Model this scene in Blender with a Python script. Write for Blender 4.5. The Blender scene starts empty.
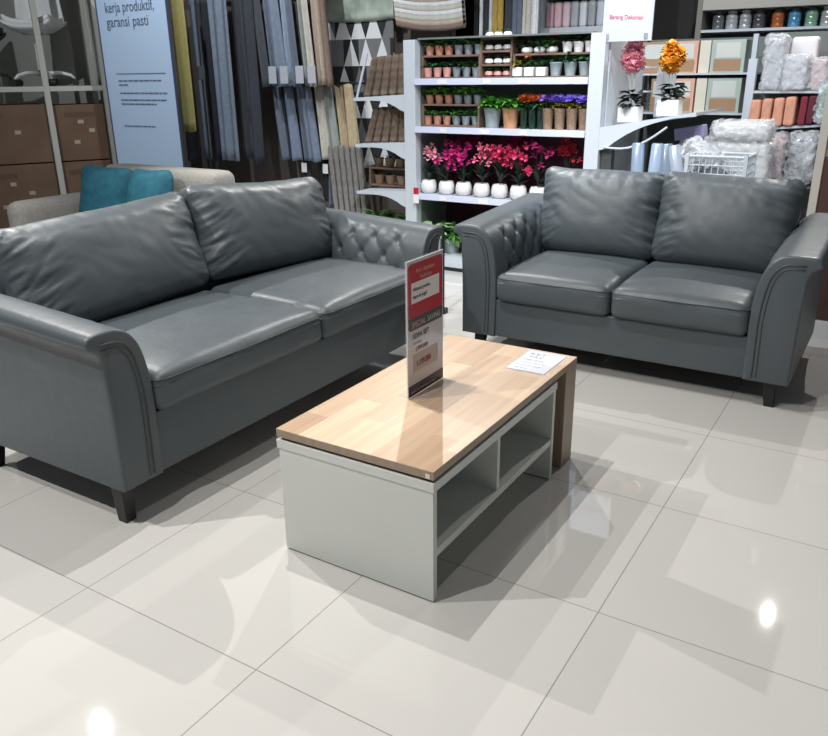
import bpy, bmesh, math, random
from math import pi, sin, cos, radians
from mathutils import Vector, Matrix, noise
random.seed(7)
SC = bpy.context.scene
COL = SC.collection

# ------------------------------------------------------------------ materials
def mat(name, col, rough=.5, metal=0., spec=.5, trans=0., alpha=1., emis=None, coat=0., sheen=0.):
    m = bpy.data.materials.new(name); m.use_nodes = True
    b = m.node_tree.nodes['Principled BSDF']
    b.inputs['Base Color'].default_value = (*col, 1)
    b.inputs['Roughness'].default_value = rough
    b.inputs['Metallic'].default_value = metal
    b.inputs['Specular IOR Level'].default_value = spec
    b.inputs['Transmission Weight'].default_value = trans
    b.inputs['Alpha'].default_value = alpha
    b.inputs['Coat Weight'].default_value = coat
    b.inputs['Sheen Weight'].default_value = sheen
    if emis: b.inputs['Emission Color'].default_value = (*col, 1); b.inputs['Emission Strength'].default_value = emis
    return m
def nodes(m): return m.node_tree.nodes, m.node_tree.links, m.node_tree.nodes['Principled BSDF']
def add_noise(m, c1, c2, scale=6, stretch=(1, 1, 1), bump=0., bscale=60, detail=3):
    n, l, b = nodes(m)
    tc = n.new('ShaderNodeTexCoord'); mp = n.new('ShaderNodeMapping'); mp.inputs['Scale'].default_value = stretch
    l.new(tc.outputs['Object'], mp.inputs['Vector'])
    t = n.new('ShaderNodeTexNoise'); t.inputs['Scale'].default_value = scale; t.inputs['Detail'].default_value = detail
    l.new(mp.outputs[0], t.inputs['Vector'])
    r = n.new('ShaderNodeValToRGB'); r.color_ramp.elements[0].position = .35; r.color_ramp.elements[1].position = .65
    r.color_ramp.elements[0].color = (*c1, 1); r.color_ramp.elements[1].color = (*c2, 1)
    l.new(t.outputs['Fac'], r.inputs[0]); l.new(r.outputs[0], b.inputs['Base Color'])
    if bump:
        t2 = n.new('ShaderNodeTexNoise'); t2.inputs['Scale'].default_value = bscale; t2.inputs['Detail'].default_value = 4
        l.new(mp.outputs[0], t2.inputs['Vector'])
        bp = n.new('ShaderNodeBump'); bp.inputs['Strength'].default_value = bump; bp.inputs['Distance'].default_value = .004
        l.new(t2.outputs['Fac'], bp.inputs['Height']); l.new(bp.outputs[0], b.inputs['Normal'])
    return m
def nm(name, c1, c2, rough=.7, **k):
    return add_noise(mat(name, c1, rough), c1, c2, **k)

# leather
M_LEA = mat('leather', (.1, .115, .125), .36, spec=.5)
def leather():
    n, l, b = nodes(M_LEA)
    tc = n.new('ShaderNodeTexCoord')
    t = n.new('ShaderNodeTexNoise'); t.inputs['Scale'].default_value = 3; t.inputs['Detail'].default_value = 4
    l.new(tc.outputs['Object'], t.inputs['Vector'])
    r = n.new('ShaderNodeValToRGB')
    r.color_ramp.elements[0].color = (.063, .077, .087, 1); r.color_ramp.elements[1].color = (.083, .100, .112, 1)
    l.new(t.outputs['Fac'], r.inputs[0]); l.new(r.outputs[0], b.inputs['Base Color'])
    v = n.new('ShaderNodeTexVoronoi'); v.inputs['Scale'].default_value = 260
    l.new(tc.outputs['Object'], v.inputs['Vector'])
    t2 = n.new('ShaderNodeTexNoise'); t2.inputs['Scale'].default_value = 22; t2.inputs['Detail'].default_value = 5
    l.new(tc.outputs['Object'], t2.inputs['Vector'])
    mx = n.new('ShaderNodeMath'); mx.operation = 'MULTIPLY_ADD'; mx.inputs[1].default_value = .12
    l.new(v.outputs['Distance'], mx.inputs[0]); l.new(t2.outputs['Fac'], mx.inputs[2])
    bp = n.new('ShaderNodeBump'); bp.inputs['Strength'].default_value = .35; bp.inputs['Distance'].default_value = .004
    l.new(mx.outputs[0], bp.inputs['Height']); l.new(bp.outputs[0], b.inputs['Normal'])
    r2 = n.new('ShaderNodeMapRange'); r2.inputs[3].default_value = .36; r2.inputs[4].default_value = .52
    l.new(t2.outputs['Fac'], r2.inputs[0]); l.new(r2.outputs[0], b.inputs['Roughness'])
leather()
M_SEAM = mat('seam_leather', (.05, .057, .062), .45)
M_BLACKLEG = mat('black_leg', (.012, .012, .013), .35)
M_UNDER = mat('under_cloth', (.01, .01, .01), .9)
M_WHITE = nm('white_laminate', (.62, .64, .61), (.65, .67, .64), .38, scale=2)
M_METW = mat('white_metal', (.54, .585, .63), .4)
M_BLACK = mat('black_metal', (.012, .012, .013), .4)

def wood(name, cols, stave=.078, rough=.42, axis='Y'):
    m = mat(name, cols[0], rough); n, l, b = nodes(m)
    tc = n.new('ShaderNodeTexCoord'); sp = n.new('ShaderNodeSeparateXYZ'); l.new(tc.outputs['Object'], sp.inputs[0])
    def mth(op, a, bv=None, c=None):
        k = n.new('ShaderNodeMath'); k.operation = op
        for i, v in enumerate((a, bv, c)):
            if v is None: continue
            if isinstance(v, (int, float)): k.inputs[i].default_value = v
            else: l.new(v, k.inputs[i])
        return k.outputs[0]
    A = sp.outputs['X']; L = sp.outputs['Y'] if axis == 'Y' else sp.outputs['Z']
    row = mth('FLOOR', mth('DIVIDE', A, stave))
    wn = n.new('ShaderNodeTexWhiteNoise'); wn.noise_dimensions = '1D'; l.new(row, wn.inputs['W'])
    seg = mth('FLOOR', mth('ADD', mth('DIVIDE', L, .52), mth('MULTIPLY', wn.outputs[0], 3.)))
    cb = n.new('ShaderNodeCombineXYZ'); l.new(row, cb.inputs[0]); l.new(seg, cb.inputs[1])
    w2 = n.new('ShaderNodeTexWhiteNoise'); w2.noise_dimensions = '2D'; l.new(cb.outputs[0], w2.inputs['Vector'])
    r = n.new('ShaderNodeValToRGB'); r.color_ramp.elements[0].color = (*cols[0], 1); r.color_ramp.elements[1].color = (*cols[1], 1)
    e = r.color_ramp.elements.new(.5); e.color = (*cols[2], 1)
    l.new(w2.outputs[0], r.inputs[0])
    mp = n.new('ShaderNodeMapping'); mp.inputs['Scale'].default_value = (60, 3, 60) if axis == 'Y' else (60, 60, 3)
    l.new(tc.outputs['Object'], mp.inputs[0])
    g = n.new('ShaderNodeTexNoise'); g.inputs['Scale'].default_value = 1; g.inputs['Detail'].default_value = 4; l.new(mp.outputs[0], g.inputs['Vector'])
    mr = n.new('ShaderNodeMapRange'); mr.inputs[1].default_value = .3; mr.inputs[2].default_value = .7; mr.inputs[3].default_value = .88; mr.inputs[4].default_value = 1.06
    l.new(g.outputs['Fac'], mr.inputs[0])
    mu = n.new('ShaderNodeVectorMath'); mu.operation = 'SCALE'; l.new(r.outputs[0], mu.inputs[0]); l.new(mr.outputs[0], mu.inputs['Scale'])
    l.new(mu.outputs[0], b.inputs['Base Color'])
    return m
M_OAK = wood('oak_top', [(.42, .28, .18), (.66, .50, .35), (.53, .375, .255)])
M_OAKV = wood('oak_leg', [(.30, .225, .165), (.35, .265, .195), (.325, .245, .18)], axis='Z', stave=.3)

def floor_mat():
    m = mat('porcelain_tile', (.6, .59, .56), .03, spec=.5); n, l, b = nodes(m)
    tc = n.new('ShaderNodeTexCoord'); sp = n.new('ShaderNodeSeparateXYZ'); l.new(tc.outputs['Object'], sp.inputs[0])
    def mth(op, *a):
        k = n.new('ShaderNodeMath'); k.operation = op
        for i, v in enumerate(a):
            if isinstance(v, (int, float)): k.inputs[i].default_value = v
            else: l.new(v, k.inputs[i])
        return k.outputs[0]
    ds = []; ids = []
    for ax in ('X', 'Y'):
        q = mth('DIVIDE', sp.outputs[ax], .6)
        ids.append(mth('FLOOR', q))
        ds.append(mth('ABSOLUTE', mth('SUBTRACT', mth('FRACT', mth('ADD', q, .5)), .5)))
    d = mth('MINIMUM', ds[0], ds[1])
    g = mth('LESS_THAN', d, .0023)
    cb = n.new('ShaderNodeCombineXYZ'); l.new(ids[0], cb.inputs[0]); l.new(ids[1], cb.inputs[1])
    w = n.new('ShaderNodeTexWhiteNoise'); w.noise_dimensions = '2D'; l.new(cb.outputs[0], w.inputs['Vector'])
    no = n.new('ShaderNodeTexNoise'); no.inputs['Scale'].default_value = 3; no.inputs['Detail'].default_value = 5; l.new(tc.outputs['Object'], no.inputs['Vector'])
    s = mth('ADD', mth('MULTIPLY', w.outputs[0], .35), mth('MULTIPLY', no.outputs['Fac'], .65))
    r = n.new('ShaderNodeValToRGB'); r.color_ramp.elements[0].color = (.54, .53, .51, 1); r.color_ramp.elements[1].color = (.60, .59, .565, 1)
    l.new(s, r.inputs[0])
    mx = n.new('ShaderNodeMix'); mx.data_type = 'RGBA'; l.new(g, mx.inputs[0]); l.new(r.outputs[0], mx.inputs[6]); mx.inputs[7].default_value = (.30, .28, .26, 1)
    l.new(mx.outputs[2], b.inputs['Base Color'])
    bp = n.new('ShaderNodeBump'); bp.invert = True; bp.inputs['Strength'].default_value = .3; bp.inputs['Distance'].default_value = .001
    l.new(g, bp.inputs['Height']); l.new(bp.outputs[0], b.inputs['Normal'])
    return m
M_FLOOR = floor_mat()

# ------------------------------------------------------------------ mesh helpers
class MB:
    def __init__(s): s.v = []; s.f = []; s.mi = []; s.mats = []; s.cur = 0
    def use(s, m):
        if m not in s.mats: s.mats.append(m)
        s.cur = s.mats.index(m); return s
    def add(s, vs, fs, M=None):
        o = len(s.v)
        s.v += [tuple(M @ Vector(v)) if M else tuple(v) for v in vs]
        s.f += [tuple(i + o for i in f) for f in fs]; s.mi += [s.cur] * len(fs); return s
    def box(s, x0, y0, z0, x1, y1, z1, M=None, b=0.0):
        if b <= 0:
            vs = [(x, y, z) for z in (z0, z1) for y in (y0, y1) for x in (x0, x1)]
            return s.add(vs, [(0, 2, 3, 1), (4, 5, 7, 6), (0, 1, 5, 4), (2, 6, 7, 3), (0, 4, 6, 2), (1, 3, 7, 5)], M)
        bm = bmesh.new(); bmesh.ops.create_cube(bm, size=1)
        for v in bm.verts: v.co = ((x0 + x1) / 2 + v.co.x * (x1 - x0), (y0 + y1) / 2 + v.co.y * (y1 - y0), (z0 + z1) / 2 + v.co.z * (z1 - z0))
        bmesh.ops.bevel(bm, geom=bm.edges[:], offset=b, segments=3, affect='EDGES', profile=.6)
        bm.verts.index_update()
        s.add([v.co[:] for v in bm.verts], [[v.index for v in f.verts] for f in bm.faces], M); bm.free(); return s
    def cyl(s, p0, p1, r0, r1=None, n=14, cap=True):
        r1 = r0 if r1 is None else r1
        p0 = Vector(p0); p1 = Vector(p1); d = (p1 - p0).normalized()
        a = d.orthogonal().normalized(); c = d.cross(a)
        vs = [p + (a * cos(2 * pi * i / n) + c * sin(2 * pi * i / n)) * r for p, r in ((p0, r0), (p1, r1)) for i in range(n)]
        fs = [(i, (i + 1) % n, n + (i + 1) % n, n + i) for i in range(n)]
        if cap: fs += [tuple(range(n))[::-1], tuple(range(n, 2 * n))]
        return s.add(vs, fs)
    def tube(s, pts, r, n=8, closed=False):
        pts = [Vector(p) for p in pts]; N = len(pts); rs = r if isinstance(r, (list, tuple)) else [r] * N
        vs = []; a = None
        for i, p in enumerate(pts):
            d = (pts[min(i + 1, N - 1)] - pts[max(i - 1, 0)]).normalized()
            a = d.orthogonal().normalized() if a is None else (a - d * a.dot(d)).normalized()
            c = d.cross(a)
            vs += [p + (a * cos(2 * pi * k / n) + c * sin(2 * pi * k / n)) * rs[i] for k in range(n)]
        fs = [(i * n + k, i * n + (k + 1) % n, (i + 1) * n + (k + 1) % n, (i + 1) * n + k) for i in range(N - 1) for k in range(n)]
        fs += [tuple(range(n))[::-1], tuple(range((N - 1) * n, N * n))]
        return s.add(vs, fs)
    def lathe(s, prof, c=(0, 0, 0), n=20, M=None, sq=0):
        vs = []
        for r, z in prof:
            for k in range(n):
                a = 2 * pi * k / n; rr = r
                if sq: rr = r / max((abs(cos(a)) ** sq + abs(sin(a)) ** sq) ** (1 / sq), 1e-6)
                vs.append((c[0] + rr * cos(a), c[1] + rr * sin(a), c[2] + z))
        fs = [(i * n + k, i * n + (k + 1) % n, (i + 1) * n + (k + 1) % n, (i + 1) * n + k) for i in range(len(prof) - 1) for k in range(n)]
        fs += [tuple(range(n))[::-1], tuple(range((len(prof) - 1) * n, len(prof) * n))]
        return s.add(vs, fs, M)
    def prism(s, poly, axis, a, b):
        # poly: 2D points; axis 'x','y','z' = extrusion axis
        def P(p, t): return {'x': (t, p[0], p[1]), 'y': (p[0], t, p[1]), 'z': (p[0], p[1], t)}[axis]
        n = len(poly); vs = [P(p, a) for p in poly] + [P(p, b) for p in poly]
        return s.add(vs, [(i, (i + 1) % n, n + (i + 1) % n, n + i) for i in range(n)] + [tuple(range(n))[::-1], tuple(range(n, 2 * n))])
    def build(s, name, m=None, parent=None, smooth=False, loc=None, rot=None):
        me = bpy.data.meshes.new(name); me.from_pydata(s.v, [], s.f)
        ms = s.mats if s.mats else [m]
        for k in ms: me.materials.append(k)
        if s.mats: me.polygons.foreach_set('material_index', s.mi)
        bm = bmesh.new(); bm.from_mesh(me); bmesh.ops.recalc_face_normals(bm, faces=bm.faces); bm.to_mesh(me); bm.free()
        if smooth: me.shade_smooth() if smooth is True else (me.shade_smooth(), me.set_sharp_from_angle(angle=radians(smooth)))
        o = bpy.data.objects.new(name, me); COL.objects.link(o)
        if parent: o.parent = parent
        if loc: o.location = loc
        if rot: o.rotation_euler = rot
        return o

def tag(o, label=None, cat=None, group=None, kind=None):
    if label: o['label'] = label
    if cat: o['category'] = cat
    if group: o['group'] = group
    if kind: o['kind'] = kind
    return o
def thing(name, label, cat, loc=(0, 0, 0), rz=0, group=None):
    o = bpy.data.objects.new(name, None); o.empty_display_size = .05; COL.objects.link(o)
    o.location = loc; o.rotation_euler = (0, 0, rz)
    return tag(o, label, cat, group)
def dup(root, loc=None, rz=None, label=None, group=None, scale=None):
    def cp(o, par):
        c = o.copy(); COL.objects.link(c)
        if par: c.parent = par
        for ch in [q for q in bpy.data.objects if q.parent == o]: cp(ch, c)
        return c
    r = cp(root, None)
    if loc is not None: r.location = loc
    if rz is not None: r.rotation_euler = (0, 0, rz)
    if scale is not None: r.scale = (scale,) * 3 if isinstance(scale, (int, float)) else scale
    if label: r['label'] = label
    if group: r['group'] = group
    return r
def text(name, body, size, m, loc, rot, parent=None, ext=.0006, align='LEFT', sx=1.):
    cu = bpy.data.curves.new(name, 'FONT'); cu.body = body; cu.size = size; cu.extrude = ext; cu.align_x = align
    t = bpy.data.objects.new(name, cu); COL.objects.link(t)
    dg = bpy.context.evaluated_depsgraph_get(); me = bpy.data.meshes.new_from_object(t.evaluated_get(dg))
    bpy.data.objects.remove(t); me.materials.clear(); me.materials.append(m)
    o = bpy.data.objects.new(name, me); COL.objects.link(o); o.location = loc; o.rotation_euler = rot; o.scale = (sx, 1, 1)
    if parent: o.parent = parent
    return o

def grid_cube(n):
    """verts/faces of a cube surface [-1,1]^3, n cells per side, denser near the edges"""
    idx = {}; vs = []; fs = []
    T = [sin(pi / 2 * (2 * i / n - 1)) * .35 + (2 * i / n - 1) * .65 for i in range(n + 1)]
    def V(i, j, k):
        key = (i, j, k)
        if key not in idx: idx[key] = len(vs); vs.append((T[i], T[j], T[k]))
        return idx[key]
    for a in range(n):
        for b in range(n):
            fs.append((V(a, b, 0), V(a, b + 1, 0), V(a + 1, b + 1, 0), V(a + 1, b, 0)))
            fs.append((V(a, b, n), V(a + 1, b, n), V(a + 1, b + 1, n), V(a, b + 1, n)))
            fs.append((V(a, 0, b), V(a + 1, 0, b), V(a + 1, 0, b + 1), V(a, 0, b + 1)))
            fs.append((V(a, n, b), V(a, n, b + 1), V(a + 1, n, b + 1), V(a + 1, n, b)))
            fs.append((V(0, a, b), V(0, a, b + 1), V(0, a + 1, b + 1), V(0, a + 1, b)))
            fs.append((V(n, a, b), V(n, a + 1, b), V(n, a + 1, b + 1), V(n, a, b + 1)))
    return vs, fs
def rbox(w, d, h, r, n=16, fn=None, c=(0, 0, 0)):
    vs, fs = grid_cube(n); out = []
    H = Vector((w / 2, d / 2, h / 2))
    for p in vs:
        q = Vector((p[0] * H.x, p[1] * H.y, p[2] * H.z))
        k = Vector([max(-H[i] + r, min(H[i] - r, q[i])) for i in range(3)])
        e = q - k
        q = k + (e.normalized() * r if e.length > 1e-9 else e)
        u = Vector((q.x / H.x, q.y / H.y, q.z / H.z))
        if fn: q = fn(q, u)
        out.append(q + Vector(c))
    return out, fs

# ------------------------------------------------------------------ camera
cam = bpy.data.cameras.new('camera'); camo = bpy.data.objects.new('camera', cam); COL.objects.link(camo)
cam.sensor_width = 36; cam.lens = 785.48 * 36 / 828; cam.clip_start = .05; cam.clip_end = 60
Fv = Vector((-0.49687317, 0.79465577, -0.34876821)); Rv = Vector((0.85000599, 0.52665837, -0.01099027)); Uv = Vector((-0.17494821, 0.30191584, 0.93714457))
camo.matrix_world = Matrix(((Rv.x, Uv.x, -Fv.x, 1.68144376), (Rv.y, Uv.y, -Fv.y, -1.03134445), (Rv.z, Uv.z, -Fv.z, 1.27235445), (0, 0, 0, 1)))
SC.camera = camo

# ------------------------------------------------------------------ room
def structure(name, mb, m): return tag(mb.build(name, m), kind='structure')
structure('floor', MB().box(-7.2, -3.0, -.06, 4.6, 8.2, 0), M_FLOOR)
M_WALLB = nm('wall_dark', (.035, .032, .03), (.045, .04, .038), .85, scale=2)
M_WALLL = nm('wall_grey_green', (.36, .37, .34), (.4, .41, .38), .8, scale=1.5)
structure('wall_back', MB().box(-7.2, 8.0, 0, 4.6, 8.2, 3.3), M_WALLB)
structure('wall_left', MB().box(-7.2, -3.0, 0, -7.0, 8.0, 3.3), M_WALLL)
M_CEIL = mat('ceiling_paint', (.25, .25, .25), .9)
structure('ceiling', MB().box(-7.2, -3.0, 3.2, 4.6, 8.2, 3.3), M_CEIL)
M_PART = nm('partition_brown', (.12, .105, .09), (.14, .122, .105), .8, scale=2)
structure('trim_1', MB().box(-4.6, 4.62, 0, -1.5, 4.72, 3.2), M_PART)          # partition the curtains hang on
structure('trim_2', MB().box(-7.0, 3.95, 0, -4.35, 4.05, 3.2), M_WALLL)         # grey partition behind the chair rack

# ------------------------------------------------------------------ sofas
def arm_profile(bt, lip, zb, zt):
    """(u,z): u=0 inner face, outward positive; bt bottom thickness, lip overhang outside, zb bottom, zt top"""
    H = zt - zb
    return [(0, zb), (-.004, zb + .45 * H), (0, zb + .62 * H), (.008, zb + .74 * H), (.022, zb + .85 * H), (.045, zb + .93 * H), (.075, zb + .98 * H),
            (.11, zt), (bt + lip * .45, zt), (bt + lip * .85, zt - .008), (bt + lip, zt - .026), (bt + lip * .9, zt - .040), (bt + lip * .5, zt - .052),
            (bt + lip * .22, zt - .078), (bt + .008, zt - .14), (bt + .004, zb + .6 * H), (bt + .001, zb + .3 * H), (bt, zb)]
def resample(poly, step):
    out = []; tags = []
    n = len(poly)
    for i in range(n):
        # Catmull-Rom between poly[i] and poly[i+1], except the straight closing bottom edge
        p0, p1, p2, p3 = poly[(i - 1) % n], poly[i], poly[(i + 1) % n], poly[(i + 2) % n]
        L = math.hypot(p2[0] - p1[0], p2[1] - p1[1]); k = max(1, round(L / step))
        for j in range(k):
            t = j / k
            if i in (0, n - 1, n - 2):
                q = (p1[0] + (p2[0] - p1[0]) * t, p1[1] + (p2[1] - p1[1]) * t)
            else:
                q = tuple(.5 * (2 * p1[a] + (p2[a] - p0[a]) * t + (2 * p0[a] - 5 * p1[a] + 4 * p2[a] - p3[a]) * t * t + (3 * p1[a] - p0[a] - 3 * p2[a] + p3[a]) * t ** 3) for a in (0, 1))
            out.append(q)
    return out
def normals2(poly):
    n = len(poly); res = []
    area = sum(poly[i][0] * poly[(i + 1) % n][1] - poly[(i + 1) % n][0] * poly[i][1] for i in range(n))
    sg = 1 if area > 0 else -1
    for i in range(n):
        a = poly[(i - 1) % n]; b = poly[(i + 1) % n]; dx, dy = b[0] - a[0], b[1] - a[1]; L = math.hypot(dx, dy) or 1
        res.append((sg * dy / L, -sg * dx / L))
    return res
def make_arm(name, root, xin, side, D, zb, zt, rise, bt, lip, tuft=True, ztuft=.43):
    """side -1: arm on the low-x side, its inner face at xin; +1 on the high-x side"""
    arm = MB(); prof = resample(arm_profile(bt, lip, zb, zt), .009); nr = normals2(prof); N = len(prof)
    ys = [0, .002, .006, .02] + [.02 + (D - .04) * i / 84 for i in range(1, 84)] + [D - .02, D - .01, D - .003, D]
    ins = [.009, .003, .0006, 0] + [0] * 83 + [0, .002, .008, .016]
    # arc position of the inner/top surface
    s = [0]; 
    for i in range(1, N): s.append(s[-1] + math.hypot(prof[i][0] - prof[i - 1][0], prof[i][1] - prof[i - 1][1]))
    s0 = next(s[i] for i in range(N) if prof[i][1] > ztuft - .10)
    itop = max(range(N), key=lambda i: prof[i][1] + prof[i][0] * .2)
    s1 = next(s[i] for i in range(N) if prof[i][0] > .07 and prof[i][1] > zt - .05)
    V = []
    px, pz = .125, .155
    for y, e in zip(ys, ins):
        for i in range(N):
            u, z = prof[i]; nx, nz = nr[i]
            d = -e
            if tuft and s0 < s[i] < s1 and .09 < y < D - .1:
                a = (y - .09) / px; b = (s[i] - s0) / pz
                m1 = a + b; m2 = a - b
                pil = (abs(sin(pi * m1 / 1)) * abs(sin(pi * m2 / 1))) ** .42
                # distance to the nearest button
                edge = min(1, (y - .09) / .05) * min(1, (D - .1 - y) / .05) * min(1, (s[i] - s0) / .03) * min(1, (s1 - s[i]) / .04)
                but = (cos(pi * m1) ** 2 * cos(pi * m2) ** 2) ** 6
                d += (-.013 * (1 - pil) - .016 * but + .006) * edge
            x = u + nx * d; zz = z + nz * d
            k = max(0, (zz - zb) / (zt - zb)); zz += rise * (y / D) * k
            V.append((xin + side * x, y, zz))
    M = len(ys)
    fs = [(j * N + i, j * N + (i + 1) % N, (j + 1) * N + (i + 1) % N, (j + 1) * N + i) for j in range(M - 1) for i in range(N)]
    fs += [tuple(range(N)), tuple(range((M - 1) * N, M * N))]
    arm.add(V, fs); o = arm.build(name, M_LEA, root, smooth=55)
    # two piping seams on the front face, following the inner and top edge
    for off, rr in ((.034, .0035), (.05, .0025)):
        path = []; ilip = next(k for k in range(N) if prof[k][0] > bt + lip * .35)
        for i in range(N):
            u, z = prof[i]; nx, nz = nr[i]
            if i < ilip and z > zb + .012 and not (u > bt + lip * .2 and z < zt - .05):
                q = (u - nx * off, z - nz * off)
                if q[0] > off * .8 - .004 and q[0] < bt + lip * .6 and q[1] < zt - off * .9 : path.append((xin + side * q[0], -.0005, q[1]))
        path = path[::3]
        if len(path) > 3: MB().tube(path, rr, 6).build('piping', M_SEAM, o, smooth=True)
    return o
def wrinkle(p, u, amp, seed):
    """fine leather creases: horizontal streaks toward the side edges, vertical streaks under the top edge"""
    s = Vector((seed * 3.1, seed * 1.7, 0))
    side = max(0, abs(u.x) - .45) / .55; top = max(0, u.z - .25) / .75
    h = noise.noise(Vector((p.x * 5, p.z * 34 + p.x * 9 * (1 if u.x > 0 else -1), 0)) + s) * side ** 1.2
    v = noise.noise(Vector((p.x * 26, p.z * 5, 3)) + s) * top ** 1.5 * (1 - side * .6)
    g = noise.noise(Vector((p.x * 4, p.z * 6, 7)) + s) * .8
    c1 = -abs(noise.noise(Vector((p.x * 7, p.z * 26 + p.x * 14 * (1 if u.x > 0 else -1), 9)) + s)) * side
    f = noise.noise(Vector((p.x * 16, p.z * 60 + p.x * 22 * (1 if u.x > 0 else -1), 5)) + s) * side
    dg = -abs(noise.noise(Vector((p.x * 9 + p.z * 11, p.z * 5 - p.x * 4, 13)) + s)) * (.35 + .65 * max(side, top))
    return amp * (1.0 * h + .7 * v + .7 * g + 1.5 * c1 + .35 * f + 1.0 * dg)
def back_cushion(root, w, h, t, loc, tilt, rz, roll, seed, label=None):
    def fn(q, u):
        ux, uz = abs(u.x), abs(u.z)
        f = (1 - .38 * ux ** 5) * (1 - .36 * uz ** 4) 
        y = q.y * f
        if u.y < 0: y -= .028 * (1 - ux ** 2) * (1 - uz ** 2)
        # sag: belly is fuller low down
        y -= .02 * (1 - u.z) * (1 - ux ** 2) * (.5 if u.y < 0 else 0)
        wr = wrinkle(q, u, .0105, seed)
        x = q.x * (1 - .035 * (1 - uz) + .012 * uz ** 6)
        z = q.z + (.010 * ux ** 3 if u.z > 0 else 0)
        z += .006 * noise.noise(Vector((q.x * 7, seed, q.y * 5))) * max(0, u.z) 
        return Vector((x, y + (wr if u.y < .6 else 0), z))
    vs, fs = rbox(w, t, h, min(t / 2 - .002, .058), 72, fn, (0, 0, h / 2))
    o = MB().add(vs, fs).build('back_cushion', M_LEA, root, smooth=True, loc=loc, rot=(tilt, roll, rz))
    return o
def seat_cushion(root, x0, x1, y0, y1, z0, z1, seed, crown=.022):
    w, d, h = x1 - x0, y1 - y0, z1 - z0
    def fn(q, u):
        ux, uy = abs(u.x), abs(u.y)
        z = q.z
        if u.z > -.2: z += crown * (1 - ux ** 2.5) * (1 - uy ** 2.5) * max(0, u.z) + .0035 * noise.noise(Vector((q.x * 6, q.y * 6, seed)))
        y = q.y
        if u.y < 0: y -= .014 * (1 - ux ** 4) * (1 - u.z ** 2) * uy
        x = q.x + .004 * noise.noise(Vector((q.x * 5, q.y * 8, q.z * 8 + seed)))
        if u.y < -.6 and u.z > .4: z -= .012 * ux ** 6
        y += .003 * noise.noise(Vector((q.x * 9, q.z * 20, seed + 4)))
        return Vector((x, y, z))
    vs, fs = rbox(w, d, h, .034, 34, fn, ((x0 + x1) / 2, (y0 + y1) / 2, (z0 + z1) / 2))
    o = MB().add(vs, fs).build('seat_cushion', M_LEA, root, smooth=True)
    a, b, zc = x0 + .012, x1 - .012, z1 - .026
    MB().tube([(x0 + .004, y1 - .1, zc), (x0 - .001, y0 + .05, zc), (x0 + .008, y0 + .008, zc), (x0 + .04, y0 - .0045, zc), ((x0 + x1) / 2, y0 - .013, zc + .002),
               (x1 - .04, y0 - .0045, zc), (x1 - .008, y0 + .008, zc), (x1 + .001, y0 + .05, zc), (x1 - .004, y1 - .1, zc)], .0022, 6).build('piping', M_SEAM, o, smooth=True)
    return o
def build_sofa(label, loc, rz, W, D, zb, zs0, zs1, zt, rise, bt, lip, xc, backs, backz, legs, group=None):
    root = thing('leather_sofa', label, 'sofa', loc, rz)
    f = MB().box(bt * .5, .012, zb, W - bt * .5, D - .02, zs0 + .012, b=.008)
    fo = f.build('base', M_LEA, root, smooth=40)
    MB().box(bt * .6, .03, zb - .004, W - bt * .6, D - .04, zb + .004).build('underside', M_UNDER, root)
    make_arm('arm', root, bt, -1, D, zb - .002, zt, rise, bt, lip)
    make_arm('arm', root, W - bt, 1, D, zb - .002, zt, rise, bt, lip)
    vs, fs = rbox(W - 2 * bt + .06, .17, backz - zb, .05, 20, None, (W / 2, D - .085, (backz + zb) / 2))
    MB().add(vs, fs).build('backrest', M_LEA, root, smooth=True)
    xs = [bt + .003, xc, W - bt - .003]
    for i in range(2):
        seat_cushion(root, xs[i] + .001, xs[i + 1] - .001, -.016, .6, zs0 + .008, zs1, 3 + i * 5 + W)
    for b in backs: back_cushion(root, *b)
    for (x, y, dx, dy) in legs:
        lm = MB(); a = .025; c = .018; t = zb + .004
        vs = [(x + s * a, y + q * a, t) for s, q in ((-1, -1), (1, -1), (1, 1), (-1, 1))] + [(x + dx + s * c, y + dy + q * c, 0) for s, q in ((-1, -1), (1, -1), (1, 1), (-1, 1))]
        lm.add(vs, [(0, 1, 2, 3), (7, 6, 5, 4), (0, 4, 5, 1), (1, 5, 6, 2), (2, 6, 7, 3), (3, 7, 4, 0)])
        lm.build('leg', M_BLACKLEG, root)
    return root
# right two seater, faces -y
build_sofa('grey leather two-seat sofa at the right, facing the viewer behind the coffee table', (-.042, 2.165, 0), 0,
           1.452, .84, .112, .278, .425, .625, .045, .172, .052, .718,
           [(.615, .415, .21, (.430, .60, .415), radians(-13), radians(.5), radians(0), 1.3),
            (.625, .42, .22, (1.022, .60, .412), radians(-13), radians(-1), radians(1.2), 4.1)], .72,
           [(.075, .07, -.012, -.012), (1.375, .07, .014, -.014), (.075, .77, -.012, .012), (1.375, .77, .012, .012)])
# left three seater, faces +x
build_sofa('long grey leather sofa at the left, running beside the coffee table', (-.118, .245, 0), radians(90),
           1.825, .83, .135, .322, .462, .625, .045, .145, .052, .945,
           [(.85, .385, .21, (.562, .625, .450), radians(-17), radians(1.5), radians(-2), 2.2),
            (.79, .39, .21, (1.350, .60, .455), radians(-16), radians(-4.5), radians(3.0), 6.4)], .70,
           [(.042, .072, .0, .0), (1.765, .06, .01, -.01), (.06, .76, -.01, .01), (1.765, .76, .01, .01)])

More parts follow.
